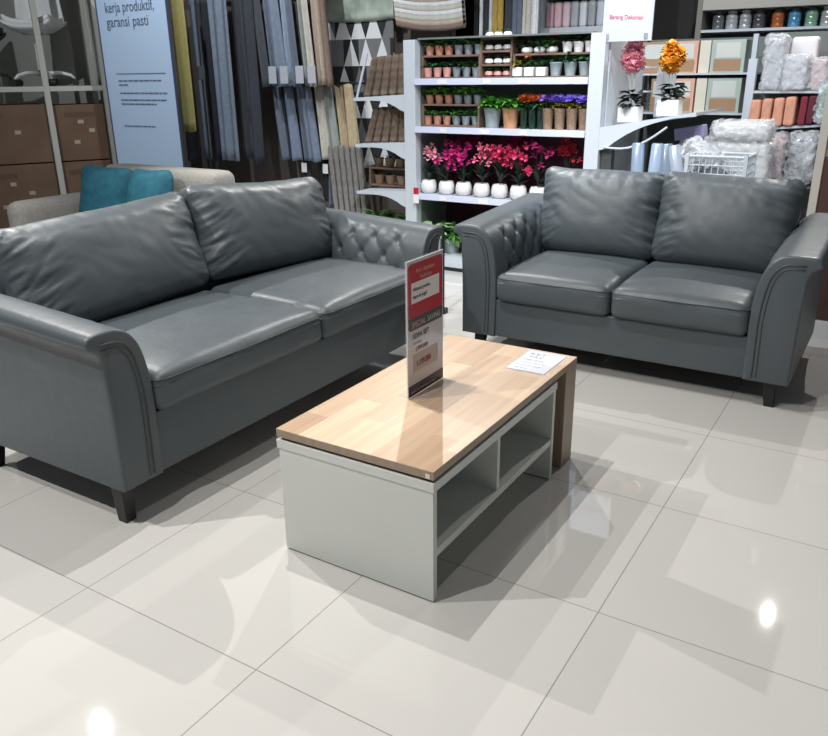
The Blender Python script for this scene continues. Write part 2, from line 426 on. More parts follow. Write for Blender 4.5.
# ------------------------------------------------------------------ coffee table
T = thing('coffee_table', 'coffee table with light oak top and open white shelf unit below', 'table', (.332, .416, 0))
tt = MB().box(0, 0, .377, .496, .954, .379).build('tabletop', M_OAK, T); MB().box(.0002, .0002, .356, .4958, .9538, .377).build('edge_band', M_OAKV, tt)
MB().box(0, .862, 0, .496, .954, .356, b=.0015).build('leg_panel', M_OAKV, T)
MB().box(-.001, -.001, .322, .497, .784, .347, b=.001).build('upper_board', M_WHITE, T)
MB().box(.01, .01, .347, .485, .77, .356).build('spacer', M_BLACK, T)
MB().box(.004, .002, 0.004, .494, .020, .322, b=.001).build('side_panel', M_WHITE, T)
MB().box(.004, .764, 0.004, .494, .782, .322, b=.001).build('side_panel', M_WHITE, T)
MB().box(.004, .020, .128, .492, .764, .150, b=.001).build('shelf', M_WHITE, T)
MB().box(.004, .020, .150, .014, .764, .328).build('back_panel', M_WHITE, T)
MB().box(.014, .372, .150, .488, .388, .328, b=.001).build('divider', M_WHITE, T)
for y in (.002, .764): MB().box(.01, y + .003, 0, .488, y + .015, .005).build('foot_strip', M_BLACK, T)
MB().box(.474, -.0012, .358, .486, .001, .37).build('corner_badge', mat('badge', (.75, .68, .6), .4), T)

# price sign on the table: clear acrylic stand with a printed card
M_ACR = mat('clear_acrylic', (.9, .93, .95), .06, alpha=.16, coat=.6)
M_CARD = mat('card_grey_white', (.6, .6, .64), .3, coat=.5)
M_RED = mat('card_red', (.50, .02, .03), .25, coat=.5); M_DGREY = mat('card_dark_grey', (.06, .065, .065), .3, coat=.5)
M_PW = mat('print_white', (.8, .78, .78), .4); M_INK = mat('ink_dark', (.05, .05, .06), .5); M_INKR = mat('ink_red', (.45, .08, .08), .5); M_PURP = mat('ink_aubergine', (.06, .035, .055), .4)
M_PINK = mat('ink_pale_pink', (.7, .4, .4), .5); M_BEIGE = mat('ink_beige', (.52, .46, .43), .5)
S = thing('price_sign', 'upright acrylic price sign with red header standing on the oak tabletop', 'sign', (.535, .767, .379))
MB().box(-.045, 0.01, 0, .05, .205, .002).build('base_plate', M_ACR, S)
MB().box(-.0015, 0, .003, .0015, .203, .41).build('card', M_CARD, S)
MB().box(-.0045, -.001, .002, -.0022, .204, .412).build('acrylic_sheet', M_ACR, S)
def rr(y0, z0, y1, z1, r=.012, low=True, high=True):
    pts = []
    for cx_, cz_, a0, on in ((y1 - r, z1 - r, 0, high), (y0 + r, z1 - r, 90, high), (y0 + r, z0 + r, 180, low), (y1 - r, z0 + r, 270, low)):
        if not on: pts.append((cx_ + r * (1 if a0 in (0, 270) else -1), cz_ + r * (1 if a0 < 180 else -1))); continue
        for k in range(6): a = radians(a0 + 18 * k); pts.append((cx_ + r * cos(a), cz_ + r * sin(a)))
    return pts
xs_ = .0016
MB().prism(rr(.006, .243, .198, .40, .014, low=False), 'x', xs_, xs_ + .0006).build('red_header', M_RED, S)
MB().prism(rr(.006, .205, .198, .243, .012, high=False), 'x', xs_, xs_ + .0006).build('grey_band', M_DGREY, S)
MB().prism([(.022, .285), (.178, .285), (.178, .345), (.022, .345)], 'x', xs_ + .0006, xs_ + .001).build('white_label', M_PW, S)
MB().prism([(.0, .004), (.203, .004), (.203, .038), (.0, .038)], 'x', xs_, xs_ + .0006).build('footer_band', M_PURP, S)
MB().prism([(.03, .075), (.17, .075), (.17, .13), (.03, .13)], 'x', xs_, xs_ + .0005).build('price_box', M_BEIGE, S)
RX = (pi / 2, 0, pi / 2)
def stx(b, y, z, size, m, sx=1.): text('lettering', b, size, m, (xs_ + .0016, y, z), RX, S, .0003, sx=sx)
stx('Ayo! dapatkan', .045, .372, .018, M_PINK); stx('hadiahnya', .07, .352, .016, M_PINK)
stx('Nikmati promo', .03, .32, .015, M_INK); stx('hari ini juga!', .03, .298, .016, M_INK)
stx('SPECIAL', .02, .214, .024, M_PINK, .9); stx('SAVING', .108, .214, .024, mat('ink_silver', (.55, .55, .56), .4), .9)
stx('SOFA SET', .025, .178, .022, M_INK); stx('3+2 seater', .025, .16, .012, M_BEIGE)
stx('1.999.000', .04, .138, .018, M_INKR); stx('1.199.000', .045, .09, .026, M_INKR, .8)
stx('syarat dan ketentuan berlaku', .012, .014, .012, M_BEIGE)
# paper in a clear pocket lying on the tabletop
Pp = thing('price_sheet', 'white printed sheet in a clear pocket lying flat on the far end of the tabletop', 'paper', (.655, 1.145, .379))
MB().box(0, 0, .0002, .155, .218, .0012).build('plastic_pocket', M_ACR, Pp)
MB().box(.012, .012, .0014, .143, .206, .002).build('sheet', mat('paper_bluish', (.75, .78, .9), .35, coat=.4), Pp)
M_INKB = mat('ink_blue', (.22, .26, .36), .5)
for k, (tx, sz) in enumerate((('KET', .034), ('FAV', .028), ('meja tamu', .018), ('ukuran 90 x 50', .013), ('warna oak putih', .013), ('garansi', .014))):
    text('lettering', tx, sz, M_INKB, (.025 + .01 * (k % 2), .165 - .027 * k, .0022), (0, 0, 0), Pp, .0001)
# thin black pole between the sofas
Bp = thing('pole_stand', 'thin black metal pole on a small square foot between the two sofas', 'stand', (-.463, 2.717, 0))
MB().cyl((0, 0, .01), (0, 0, .50), .009, n=12).build('pole', M_BLACK, Bp, smooth=40)
MB().box(-.022, -.022, 0, .022, .022, .03, b=.003).build('foot', M_BLACK, Bp)

# ------------------------------------------------------------------ plants and pots
ORD = ['first', 'second', 'third', 'fourth', 'fifth', 'sixth', 'seventh', 'eighth', 'ninth']
def pm(name, c, r=.6, **k): return nm(name, c, tuple(min(1, x * 1.25) for x in c), r, scale=25, **k)
M_TERRA = pm('terracotta', (.42, .19, .13)); M_SALMON = pm('salmon_clay', (.55, .27, .24)); M_GREYP = pm('grey_clay', (.2, .22, .24))
M_WPOT = mat('white_ceramic', (.8, .79, .78), .3); M_CEMENT = pm('cement', (.28, .33, .34)); M_BURLAP = nm('burlap', (.22, .14, .09), (.34, .23, .15), .9, scale=60)
M_ORP = pm('orange_clay', (.5, .26, .14)); M_GLASSD = mat('dark_green_glass', (.01, .03, .02), .1)
M_PLANK = nm('brown_plank', (.15, .09, .06), (.22, .14, .1), .7, scale=8)
M_SOIL = mat('soil', (.03, .02, .015), .9)
G_DK = pm('leaf_dark', (.03, .10, .035)); G_MD = pm('leaf_mid', (.06, .19, .04)); G_BR = pm('leaf_bright', (.10, .34, .04)); G_YL = pm('leaf_yellow', (.3, .32, .03)); G_BK = pm('leaf_blackish', (.008, .02, .012))
F_MAG = mat('petal_magenta', (.62, .03, .25), .6); F_HOT = mat('petal_hot_pink', (.75, .06, .18), .6); F_LP = mat('petal_light_pink', (.85, .38, .46), .6); F_ROS = mat('petal_rose', (.8, .2, .32), .6)
F_OR = mat('petal_orange', (.75, .2, .06), .6); F_PU = mat('petal_purple', (.30, .2, .78), .6); F_YO = mat('petal_amber', (.85, .42, .05), .6); F_RED = mat('petal_red', (.6, .03, .06), .6); F_DM = mat('petal_deep_magenta', (.38, .015, .12), .6)

def leaf(mb, p, d, L, W, bend=.25):
    """a folded leaf with a midrib, growing from p toward d"""
    d = d.normalized(); side = d.cross(Vector((0, 0, 1)))
    if side.length < .1: side = Vector((1, 0, 0))
    side.normalize(); up = side.cross(d).normalized()
    q = []
    for t, w in ((0, .08), (.35, 1), (.7, .75), (1, 0)):
        c = p + d * (L * t) - up * (bend * L * t * t)
        q.append((c, w * W / 2))
    vs = []
    for c, w in q: vs += [c - side * w + up * w * .35, c, c + side * w + up * w * .35]
    fs = []
    for i in range(3):
        a = i * 3
        fs += [(a, a + 1, a + 4, a + 3), (a + 1, a + 2, a + 5, a + 4)]
    mb.add([v[:] for v in vs], fs)
def bush(mb, c, r, h, n, L, W, rnd, up=.6):
    c = Vector(c)
    for i in range(n):
        a = rnd.uniform(0, 2 * pi); e = rnd.uniform(0, 1)
        d = Vector((cos(a), sin(a), rnd.uniform(-.2, 1.2) * up + .1)).normalized()
        p = c + Vector((cos(a) * r * .6 * rnd.random(), sin(a) * r * .6 * rnd.random(), h * rnd.random() * .8))
        leaf(mb, p, d, L * rnd.uniform(.6, 1.1), W * rnd.uniform(.7, 1.1), rnd.uniform(.1, .5))
def blossom(mb, c, r, d, rnd, n=5):
    """open flower: ring of petals round d"""
    d = Vector(d).normalized(); a = d.orthogonal().normalized(); b = d.cross(a)
    off = rnd.uniform(0, 6)
    for k in range(n):
        t = off + 2 * pi * k / n; e = a * cos(t) + b * sin(t)
        leaf(mb, Vector(c), e + d * rnd.uniform(.1, .5), r, r * .95, -.2)
def small_plant(label, loc, potm, leafm, kind='cup', r=.03, h=.05, foli=.045, n=26, group=None, flower=None, seed=0, name='potted_plant', spread=1.0):
    rnd = random.Random(seed)
    t = thing(name, label, 'plant', loc, 0, group)
    mb = MB()
    if kind == 'cup': mb.lathe([(r * .72, 0), (r * .95, h * .9), (r, h * .92), (r, h), (r * .86, h), (r * .82, h * .85)], n=16)
    elif kind == 'round': mb.lathe([(r * .6, 0), (r * .86, h * .12), (r, h * .42), (r * .96, h * .7), (r * .78, h * .95), (r * .74, h), (r * .66, h), (r * .64, h * .85)], n=18)
    elif kind == 'square': mb.box(-r * .9, -r * .9, 0, r * .9, r * .9, h, b=r * .12)
    elif kind == 'stone': mb.lathe([(r * .6, 0), (r, h * .3), (r * .95, h * .7), (r * .7, h)], n=14)
    mb.build('pot', potm, t, smooth=45)
    MB().cyl((0, 0, h * .8), (0, 0, h * (1.01 if kind == 'square' else .9)), r * .72, n=12).build('soil', M_SOIL, t)
    fm = MB(); bush(fm, (0, 0, h), r * spread, foli * .7, n, foli, foli * .45, rnd); fm.build('foliage', leafm, t)
    if flower:
        fl = MB()
        for i in range(flower[1]):
            a = rnd.uniform(0, 2 * pi); q = rnd.random() ** .5 * r * 1.2
            blossom(fl, (q * cos(a), q * sin(a), h + foli * rnd.uniform(.75, 1.15)), flower[2], (cos(a) * .4, -.5 + sin(a) * .3, 1), rnd)
        fl.build('flower', flower[0], t)
    return t

# ------------------------------------------------------------------ gondola shelving with the artificial plants
G = thing('shelf_gondola', 'white metal display shelving full of artificial plants and pink orchids', 'shelving', (-.62, 3.64, 0))
def g(x): return x + .62
M_RAIL = mat('shelf_rail', (.62, .66, .82), .35); M_GBACK = mat('shelf_back_grey', (.16, .18, .17), .6); M_MAROON = nm('shade_maroon', (.035, .004, .014), (.06, .008, .02), .8, scale=5)
for x0 in (-1.295, -.02): MB().box(g(x0), 0, 0, g(x0) + .088, .07, 1.49, b=.004).build('upright', M_METW, G)
for x0 in (-1.295, -.02): MB().box(g(x0) + .02, .44, 0, g(x0) + .07, .50, 1.49).build('rear_upright', M_METW, G)
for x0 in (-1.225, -.045): MB().box(g(x0), .07, .1, g(x0) + .02, .46, 1.49).build('side_wall', M_GBACK, G)
MB().box(g(-1.205), .44, .54, g(-.02), .455, 1.50).build('back_panel', M_GBACK, G)
MB().box(g(-1.205), .42, .10, g(-.02), .438, .92).build('shade_panel', M_MAROON, G)  # added dark panel, stands for the shade and dark foliage behind the orchids
for z in (.51, .95, 1.25):
    s_ = MB().box(g(-1.205), .0, z - .012, g(-.02), .44, z, b=.002).build('shelf', M_METW, G)
    MB().box(g(-1.205), -.012, z - .035, g(-.02), 0, z + .004, b=.002).build('price_rail', M_RAIL, s_)
    for i, px in enumerate((-1.03, -.72, -.46, -.17)):
        MB().box(g(px) + .02 * ((i + int(z * 10)) % 2), -.014, z - .031, g(px) + .07, -.012, z - .004).build('price_label', M_PW, s_)
MB().box(g(-1.205), .0, .0, g(-.02), .44, .10).build('plinth', M_METW, G); MB().box(g(-1.205), -.004, .0, g(-.02), 0, .025).build('kick_strip', M_BLACK, G)
MB().box(g(-1.205), .03, 1.49, g(-.02), .44, 1.50).build('top_board', M_GBACK, G)
# side shelves on the left with arched end brackets
def bracket(x0, x1, z0, z1, th=.1):
    """arched bracket: deep at x0, thin at x1"""
    pts = [(x0, z0), (x1, z1), (x1, z1 - .022)]
    for k in range(1, 9):
        t = k / 8; x = x1 + (x0 - x1) * (.12 + .80 * t); y = z1 + (z0 - z1) * t - .022 - (th - .022) * (t ** 3.)
        pts.append((x, y))
    pts.append((x0, z0 - th - .01)); return pts
for z in (.52, .845, 1.155):
    s_ = MB().prism([(g(-1.29), z), (g(-1.705), z - .022), (g(-1.705), z - .032), (g(-1.29), z - .012)], 'y', .02, 1.2).build('side_shelf', M_METW, G)
    MB().prism([(p[0], p[1]) for p in bracket(g(-1.295), g(-1.715), z, z - .022)], 'y', .008, .02).build('bracket', M_METW, s_)
MB().prism([(g(-1.70), 1.13), (g(-1.60), 1.42), (g(-1.585), 1.42), (g(-1.685), 1.13)], 'y', .012, .02).build('slanted_end_guard', M_METW, G)
MB().box(g(-1.30), .05, .1, g(-1.285), 1.2, 1.45).build('side_panel', M_GBACK, G)
# right side shelf, rising outward
s_ = MB().prism([(g(.065), .972), (g(.60), 1.062), (g(.60), 1.045), (g(.065), .955)], 'y', .02, .75).build('side_shelf', M_METW, G)
MB().prism(bracket(g(.068), g(.61), .975, 1.066, .12), 'y', .004, .02).build('bracket', M_METW, s_)
MB().tube([(g(.10 + .36 * t), -.005, .865 + .12 * t - .05 * sin(pi * t)) for t in [i / 10 for i in range(11)]], .006, 6).build('curved_wire', M_METW, s_)
MB().box(g(.065), .08, .1, g(.075), .75, 1.45).build('side_panel', M_METW, G)
MB().box(g(.08), .03, .1, g(.14), .09, .86).build('inner_post', M_DGREY, G)
for zz in (1.16, 1.30): MB().box(g(.08), .45, zz, g(.32), .455, zz + .01).build('wire_rail', M_METW, G)

# display stands (brown planks) on the shelves
def stand(x0, x1, z0, tiers, label):
    t = thing('plant_stand', label, 'stand', ((x0 + x1) / 2, 3.72, z0), 0)
    w_ = (x1 - x0) / 2
    for dz in tiers: MB().box(-w_, 0, dz - .012, w_, .08, dz, b=.001).build('plank', M_PLANK, t)
    for sx in (-1, 1): MB().box(sx * w_ - .006, .0, 0, sx * w_ + .006, .08, tiers[-1], b=.001).build('side_board', M_PLANK, t)
stand(-1.195, -.775, 1.25, (.012, .145), 'brown two-tier plank stand of tiny pots, left end of the top shelf')
stand(-.765, -.555, 1.25, (.012, .085, .165, .24), 'brown four-tier plank stand of tiny stones and pots, middle of the top shelf')
stand(-.535, -.035, 1.25, (.012, .142), 'brown two-tier plank stand of white pots, right end of the top shelf')
stand(-1.195, -.775, .95, (.012, .145), 'brown two-tier plank stand of tiny pots, left on the second shelf')
sd = 10
for zi, (zs, sh, gm) in enumerate(((1.25, 'top', G_DK), (.95, 'second', G_BR))):
    for tier, tz in (('lower', .012), ('upper', .145)):
        for i in range(6):
            sd += 1; clay = i < 3
            m = (M_SALMON if (zi == 0 and tier == 'lower') else M_TERRA) if clay else M_GREYP
            cn = 'pinkish clay' if (clay and m is M_SALMON) else ('terracotta' if clay else 'grey')
            lm = gm if (zi == 1 and tier == 'upper') else (G_MD if tier == 'upper' or zi else G_DK)
            small_plant(f'{ORD[i % 3]} tiny {cn} pot from left on the {tier} plank, {sh} shelf left stand', (-1.158 + .072 * i - (.014 if tier == 'lower' else 0), 3.755, zs + tz),
                        m, lm, r=.031, h=.058, foli=.05 if tier == 'lower' else .055, n=26, group='tiny pots on the left plank stands', seed=sd)
for k, (tz, nm_, pmt, lm) in enumerate(((.012, 'peach stone pot', M_SALMON, G_MD), (.085, 'white stone pot', M_WPOT, G_DK), (.165, 'white round pot with dark sprig', M_WPOT, G_BK), (.24, 'white pot with green sprig', M_WPOT, G_DK))):
    for i in range(3):
        sd += 1
        small_plant(f'{["left", "middle", "right"][i]} {nm_} on the {["lowest", "second", "third", "top"][k]} plank of the narrow stand', (-.722 + .062 * i, 3.755, 1.25 + tz), pmt, lm, 'stone', r=.028, h=.032, foli=.026, n=12, seed=sd, group='tiny pots on the narrow plank stand')
for i, (lm, ln, fl) in enumerate(((G_YL, 'yellow-green', None), (G_MD, 'orange', (F_OR, 6, .018)), (G_DK, 'dark green', None))):
    sd += 1; small_plant(f'small white square pot with {ln} plant on the top shelf', (-.512 + .078 * i, 3.745, 1.262), M_WPOT, lm, 'square', r=.034, h=.052, foli=.055, n=18, flower=fl, seed=sd)
for i in range(3):
    sd += 1; small_plant(f'{ORD[i]} grey cement pot from left with dark greenery, right half of top shelf', (-.272 + .092 * i, 3.76, 1.262), M_CEMENT, G_DK, 'cup', r=.041, h=.078, foli=.06, n=40, seed=sd, group='grey cement pots on the top shelf')
for i in range(3):
    sd += 1; small_plant(f'{ORD[i]} low white pot from left on upper plank of the right stand', (-.466 + .082 * i, 3.76, 1.392), M_WPOT, [G_DK, G_DK, G_MD][i], 'round', r=.037, h=.036, foli=.06, n=24, flower=(F_RED, 5, .02) if i == 2 else None, seed=sd, group='white pots on the upper plank')
for i in range(3):
    sd += 1; small_plant(f'{ORD[i]} taller white pot from left at right end of upper plank', (-.205 + .07 * i, 3.76, 1.392), M_WPOT, G_DK, 'cup', r=.034, h=.06, foli=.05, n=30, seed=sd, group='white pots on the upper plank')
# second shelf: leafy pots, orange and purple flowers
small_plant('bright leafy plant in a grey-green pot on the second shelf', (-.683, 3.74, .95), M_CEMENT, G_BR, 'cup', r=.058, h=.125, foli=.085, n=80, seed=90, spread=1.3)
small_plant('bright leafy plant in an orange clay pot on the second shelf', (-.556, 3.74, .95), M_ORP, G_BR, 'cup', r=.056, h=.125, foli=.08, n=80, seed=91, spread=1.3)
for i in range(3): small_plant(f'orange flowers in dark green glass, {["left", "middle", "right"][i]} of three on second shelf', (-.462 + .057 * i, 3.74, .95), M_GLASSD, G_DK, 'cup', r=.03, h=.12, foli=.06, n=24, flower=(F_OR, 16, .03), seed=100 + i, group='orange flowers on the second shelf')
for i in range(4): small_plant(f'{ORD[i]} purple flower pot from left wrapped in brown burlap on second shelf', (-.302 + .078 * i, 3.74, .95), M_BURLAP, G_YL, 'cup', r=.037, h=.125, foli=.05, n=20, flower=(F_PU, 24, .034), seed=110 + i, group='purple flowers in burlap on the second shelf')
# orchids
ORC = [(-1.15, F_LP, 'light pink', 12), (-1.01, F_MAG, 'magenta', 16), (-.878, F_MAG, 'magenta', 16), (-.742, F_ROS, 'rose pink', 15), (-.61, F_HOT, 'hot pink', 17), (-.475, F_HOT, 'hot pink', 17), (-.34, F_DM, 'deep red', 5)]
for i, (x, fm_, cn, n) in enumerate(ORC):
    rnd = random.Random(200 + i)
    t = thing('potted_orchid', f'{cn} orchid in a round white pot, {ORD[i]} from left on the third shelf', 'orchid', (x, 3.72, .51), 0, 'orchids in white pots on the third shelf')
    MB().lathe([(.034, 0), (.05, .012), (.056, .04), (.053, .068), (.044, .088), (.04, .088), (.038, .075)], n=18).build('pot', M_WPOT, t, smooth=50)
    st = MB(); tips = []
    for k in range(4):
        a = rnd.uniform(0, 6.28); q = rnd.uniform(.02, .055); top = (cos(a) * q, sin(a) * q * .6, rnd.uniform(.26, .34))
        st.tube([(0, 0, .08), (top[0] * .3, top[1] * .3, .18), top], .0022, 5); tips.append(top)
    st.build('stem', G_BK, t)
    lf = MB()
    for k in range(16):
        a = rnd.uniform(0, 6.28); leaf(lf, Vector((0, 0, .08 + .1 * rnd.random())), Vector((cos(a), sin(a) * .7, rnd.uniform(.5, 2))), rnd.uniform(.06, .12), .03)
    lf.build('foliage', G_BK, t)
    fb = MB()
    for k in range(int(n * 1.6)):
        tp = rnd.choice(tips); c = (tp[0] + rnd.uniform(-.045, .045), tp[1] + rnd.uniform(-.035, .035), tp[2] - rnd.uniform(-.02, .09))
        blossom(fb, c, rnd.uniform(.022, .034), (rnd.uniform(-.6, .8), -1, rnd.uniform(-.3, .6)), rnd)
    fb.build('blossom', fm_, t)
def spray(label, loc, m, n, seed, h=.3):
    rnd = random.Random(seed); t = thing('flower_spray', label, 'flower', loc)
    st = MB(); fb = MB()
    for k in range(6):
        top = Vector((rnd.uniform(-.07, .07), rnd.uniform(-.03, .03), h * rnd.uniform(.85, 1.05)))
        st.tube([(0, 0, 0), (top.x * .3, top.y, h * .5), top], .0025, 5)
        for q in range(n // 6): blossom(fb, top + Vector((rnd.uniform(-.03, .03), rnd.uniform(-.02, .02), rnd.uniform(-.04, .03))), .026, (rnd.uniform(-.6, .6), -1, .4), rnd)
    st.build('stem', G_BK, t); fb.build('blossom', m, t)
spray('thin crimson flower spray at the right end of the third shelf', (-.18, 3.80, .51), F_RED, 18, 301, .34)
spray('deep magenta flower spray behind the orchids, left half of the third shelf', (-.94, 3.92, .51), F_DM, 42, 302, .36)
spray('deep red flower spray behind the orchids, right half of the third shelf', (-.55, 3.92, .51), F_DM, 42, 303, .36)
# tag hanging from the third shelf
tg = thing('shelf_tag', 'small white and red tag hanging at the left end of the orchid shelf', 'tag', (-1.19, 3.615, .45))
MB().box(-.022, -.002, 0, .022, 0, .06).build('card', M_PW, tg); MB().box(-.02, -.003, .06, .02, 0, .105, b=.001).build('red_disc', M_RED, tg); MB().cyl((0, 0, .105), (0, 0, .13), .004).build('clip', M_METW, tg)
# plants on the base deck
for i, (x, lab) in enumerate(((-1.0, 'left'), (-.78, 'second from left'), (-.5, 'third from left'), (-.2, 'rightmost'))):
    small_plant(f'bushy green floor-level plant on the gondola base, {lab}', (x, 3.78, .10), M_SOIL if i else M_CEMENT, G_MD, 'cup', r=.07, h=.1, foli=.12, n=90, seed=320 + i, spread=1.6)
small_plant('pale leafed plant in a white pot at the foot of the shelving', (-1.07, 3.66, .10), M_WPOT, pm('leaf_pale', (.25, .4, .2)), 'cup', r=.05, h=.13, foli=.12, n=18, seed=330)
for i, x in enumerate((-1.40, -1.66)):
    small_plant(f'dark green bushy plant below the left side shelves, {["nearer the post", "further left"][i]}', (x, 3.85, 0), M_SOIL, G_MD, 'cup', r=.09, h=.24, foli=.11, n=90, seed=340 + i, spread=1.5)
# left side shelves: pleated brown rolls leaning
M_BRN = nm('pleated_brown', (.13, .09, .065), (.2, .145, .105), .85, scale=12); M_BRP = pm('brown_clay', (.24, .16, .1))
def roll(label, loc, L, lean, w_, m, group, name='fabric_roll'):
    mb = MB(); n = 18; pts = []
    for k in range(n + 1):
        t = k / n; pts.append((lean * t, 0, L * t))
    vs = []; R = 14
    for k, p in enumerate(pts):
        sc = 1 + .05 * sin(k * 1.7)
        for a in range(R):
            th = 2 * pi * a / R; r = w_ * (1 + .10 * (a % 2)) * sc * (.75 if k in (0, n) else 1)
            vs.append((p[0] + r * cos(th), p[1] + r * sin(th) * 1.6, p[2] + (0 if k else 0)))
    fs = [(k * R + a, k * R + (a + 1) % R, (k + 1) * R + (a + 1) % R, (k + 1) * R + a) for k in range(n) for a in range(R)] + [tuple(range(R))[::-1], tuple(range(n * R, n * R + R))]
    mb.add(vs, fs); o = mb.build(name, m); o.location = loc; return tag(o, label, 'roll', group)
for lv, (z, nm_, Lh) in enumerate(((1.155, 'top', .26), (.845, 'second', .24))):
    for i in range(5):
        x = -1.67 + .072 * i; roll(f'{ORD[i]} leaning brown pleated roll from left on the {nm_} side shelf', (x, 3.76, z - .022 * (-1.29 - x) / .415 + .002), Lh, .085 - .017 * i, .025, M_BRN, 'brown pleated rolls on the side shelves')
t = thing('plant_stand', 'brown two-tier plank stand of brown pots on the lowest side shelf', 'stand', (-1.5, 3.80, .512))
for dz in (.02, .14): MB().box(-.2, 0, dz - .012, .19, .1, dz).build('plank', M_PLANK, t)
for sx in (-.2, .19): MB().box(sx - .006, 0, 0, sx + .006, .1, .15).build('side_board', M_PLANK, t)
for tier, dz in (('lower', .02), ('upper', .14)):
    for i in range(4):
        small_plant(f'{ORD[i]} small brown pot from left, {tier} plank of the lowest side shelf', (-1.65 + .095 * i, 3.85, .512 + dz), M_BRP, G_BK, 'cup', r=.038, h=.065, foli=.03, n=10, seed=400 + i, group='small brown pots on the lowest side shelf')
# sign on the right corner of the gondola
sg = thing('aisle_sign', 'white sign board with red lettering on top of the right shelf upright', 'sign', (.18, 3.655, 1.44), 0)
MB().box(-.14, 0, 0, .142, .012, .32, b=.002).build('board', mat('sign_board', (.5, .54, .6), .35), sg)
text('lettering', 'Barang Dekorasi', .031, mat('sign_red', (.55, .06, .08), .5), (-.105, -.0015, .12), (pi / 2, radians(3), 0), sg, .0008, sx=.92)
for x in (-.12, .10): MB().box(x, -.004, .01, x + .02, 0, .04).build('clip', M_GREYP, sg)
# flowers on the right side shelf
def tall_flower(label, x, y, z, fm_, lm, seed, H, rad, pet, n):
    rnd = random.Random(seed); t = thing('potted_flower', label, 'flower', (x, y, z))
    MB().box(-.062, -.055, 0, .062, .055, .09, b=.012).build('pot', M_WPOT, t, smooth=40)
    MB().box(-.05, -.045, .088, .05, .045, .0905).build('soil', M_SOIL, t)
    lf = MB(); bush(lf, (0.01, 0, .085), .06, .11, 26, .085, .055, rnd, .7); lf.build('foliage', lm, t)
    st = MB(); fb = MB()
    for k in range(3):
        top = Vector((-.02 + .02 * k + rnd.uniform(-.01, .01), 0, H)); st.tube([(0, 0, .08), (top.x * .5, 0, H * .5), top], .0028, 5)
    st.build('stem', pm('stem_grey_' + str(seed), (.3, .3, .25)), t)
    for k in range(n):
        d = Vector((rnd.gauss(0, 1), rnd.gauss(0, 1), rnd.gauss(0, 1.3))).normalized()
        blossom(fb, Vector((-.01, 0, H)) + Vector((d.x * rad, d.y * rad * .8, d.z * rad * 1.35)) * (.55 + .45 * (k % 3) / 2), pet, d + Vector((0, -.4, 0)), rnd)
    fb.build('blossom', fm_, t)
tall_flower('round pink flower head on thin stems in a white square pot', .20, 3.78, 1.000, F_LP, G_BK, 501, .36, .06, .036, 80)
tall_flower('amber flower head with dark leaves in a white square pot', .425, 3.78, 1.038, F_YO, G_BK, 502, .31, .055, .036, 80)
o = MB().box(-.018, 0, 0, .018, .3, .30, b=.002).build('shelf_divider', M_METW, loc=(.315, 3.92, 1.022)); tag(o, 'white upright divider panel standing between the pink and the amber flower', 'divider')

# ------------------------------------------------------------------ textiles behind
def cloth(label, x0, x1, y, z0, z1, m, cat='curtain', group=None, folds=4, amp=.02, gather=.8, name='hanging_curtain', wob=.0, lean=0.):
    """a hanging cloth with vertical folds: gathered at the top, fuller at the hem"""
    nx, nz = folds * 8, 16; vs = []; rnd = random.Random(int((x0 * 1000) % 997)); ph = rnd.uniform(0, 6)
    for j in range(nz + 1):
        t = j / nz; wdt = (x1 - x0) * (gather + (1 - gather) * t); xc = (x0 + x1) / 2 + lean * (1 - t)
        for i in range(nx + 1):
            u = i / nx
            vs.append((xc + (u - .5) * wdt + wob * sin(3 * t + ph), y + amp * (.5 + .5 * t) * sin(2 * pi * folds * u + ph + .5 * sin(2.2 * t + ph)), z1 + (z0 - z1) * t + .004 * sin(7 * u + ph)))
    N = nx + 1
    fs = [(j * N + i, j * N + i + 1, (j + 1) * N + i + 1, (j + 1) * N + i) for j in range(nz) for i in range(nx)]
    o = MB().add([(a - (x0 + x1) / 2, b - y, c - z0) for a, b, c in vs], fs).build(name, m, smooth=True, loc=((x0 + x1) / 2, y, z0))
    sm = o.modifiers.new('thickness', 'SOLIDIFY'); sm.thickness = .006
    return tag(o, label, cat, group)
def fab(name, c): return nm(name, c, tuple(x * 1.18 for x in c), .88, scale=30, bump=.2, bscale=200)
FC = {'charcoal': fab('cloth_charcoal', (.035, .04, .052)), 'slate': fab('cloth_slate', (.12, .145, .19)), 'blue-grey': fab('cloth_blue_grey', (.17, .21, .28)), 'pale blue-grey': fab('cloth_pale_blue', (.27, .33, .42)),
      'dark grey': fab('cloth_dark_grey', (.055, .06, .072)), 'grey-green': fab('cloth_grey_green', (.27, .3, .28)), 'cream': fab('cloth_cream', (.48, .46, .4)), 'beige': fab('cloth_beige', (.42, .35, .28)), 'tan': fab('cloth_tan', (.40, .32, .2)), 'brown': fab('cloth_brown', (.2, .14, .11)),
      'white': fab('cloth_white', (.65, .65, .66)), 'gold': fab('cloth_gold', (.4, .27, .06)), 'black': fab('cloth_black', (.015, .015, .017))}
rail = thing('curtain_rail', 'black rail carrying the display curtains at the left', 'rail', (-3.1, 4.2, 2.14))
MB().cyl((-.85, 0, 0), (.9, 0, 0), .014).build('rod', M_BLACK, rail)
for x in (-.8, .85): MB().cyl((x, 0, 0), (x, .42, 0), .01).build('wall_bracket', M_BLACK, rail)
A = [('dark grey', -3.93, -3.78), ('slate', -3.79, -3.69), ('blue-grey', -3.70, -3.63), ('charcoal', -3.64, -3.50), ('pale blue-grey', -3.51, -3.30), ('dark grey', -3.31, -3.12), ('charcoal', -3.13, -3.02)]
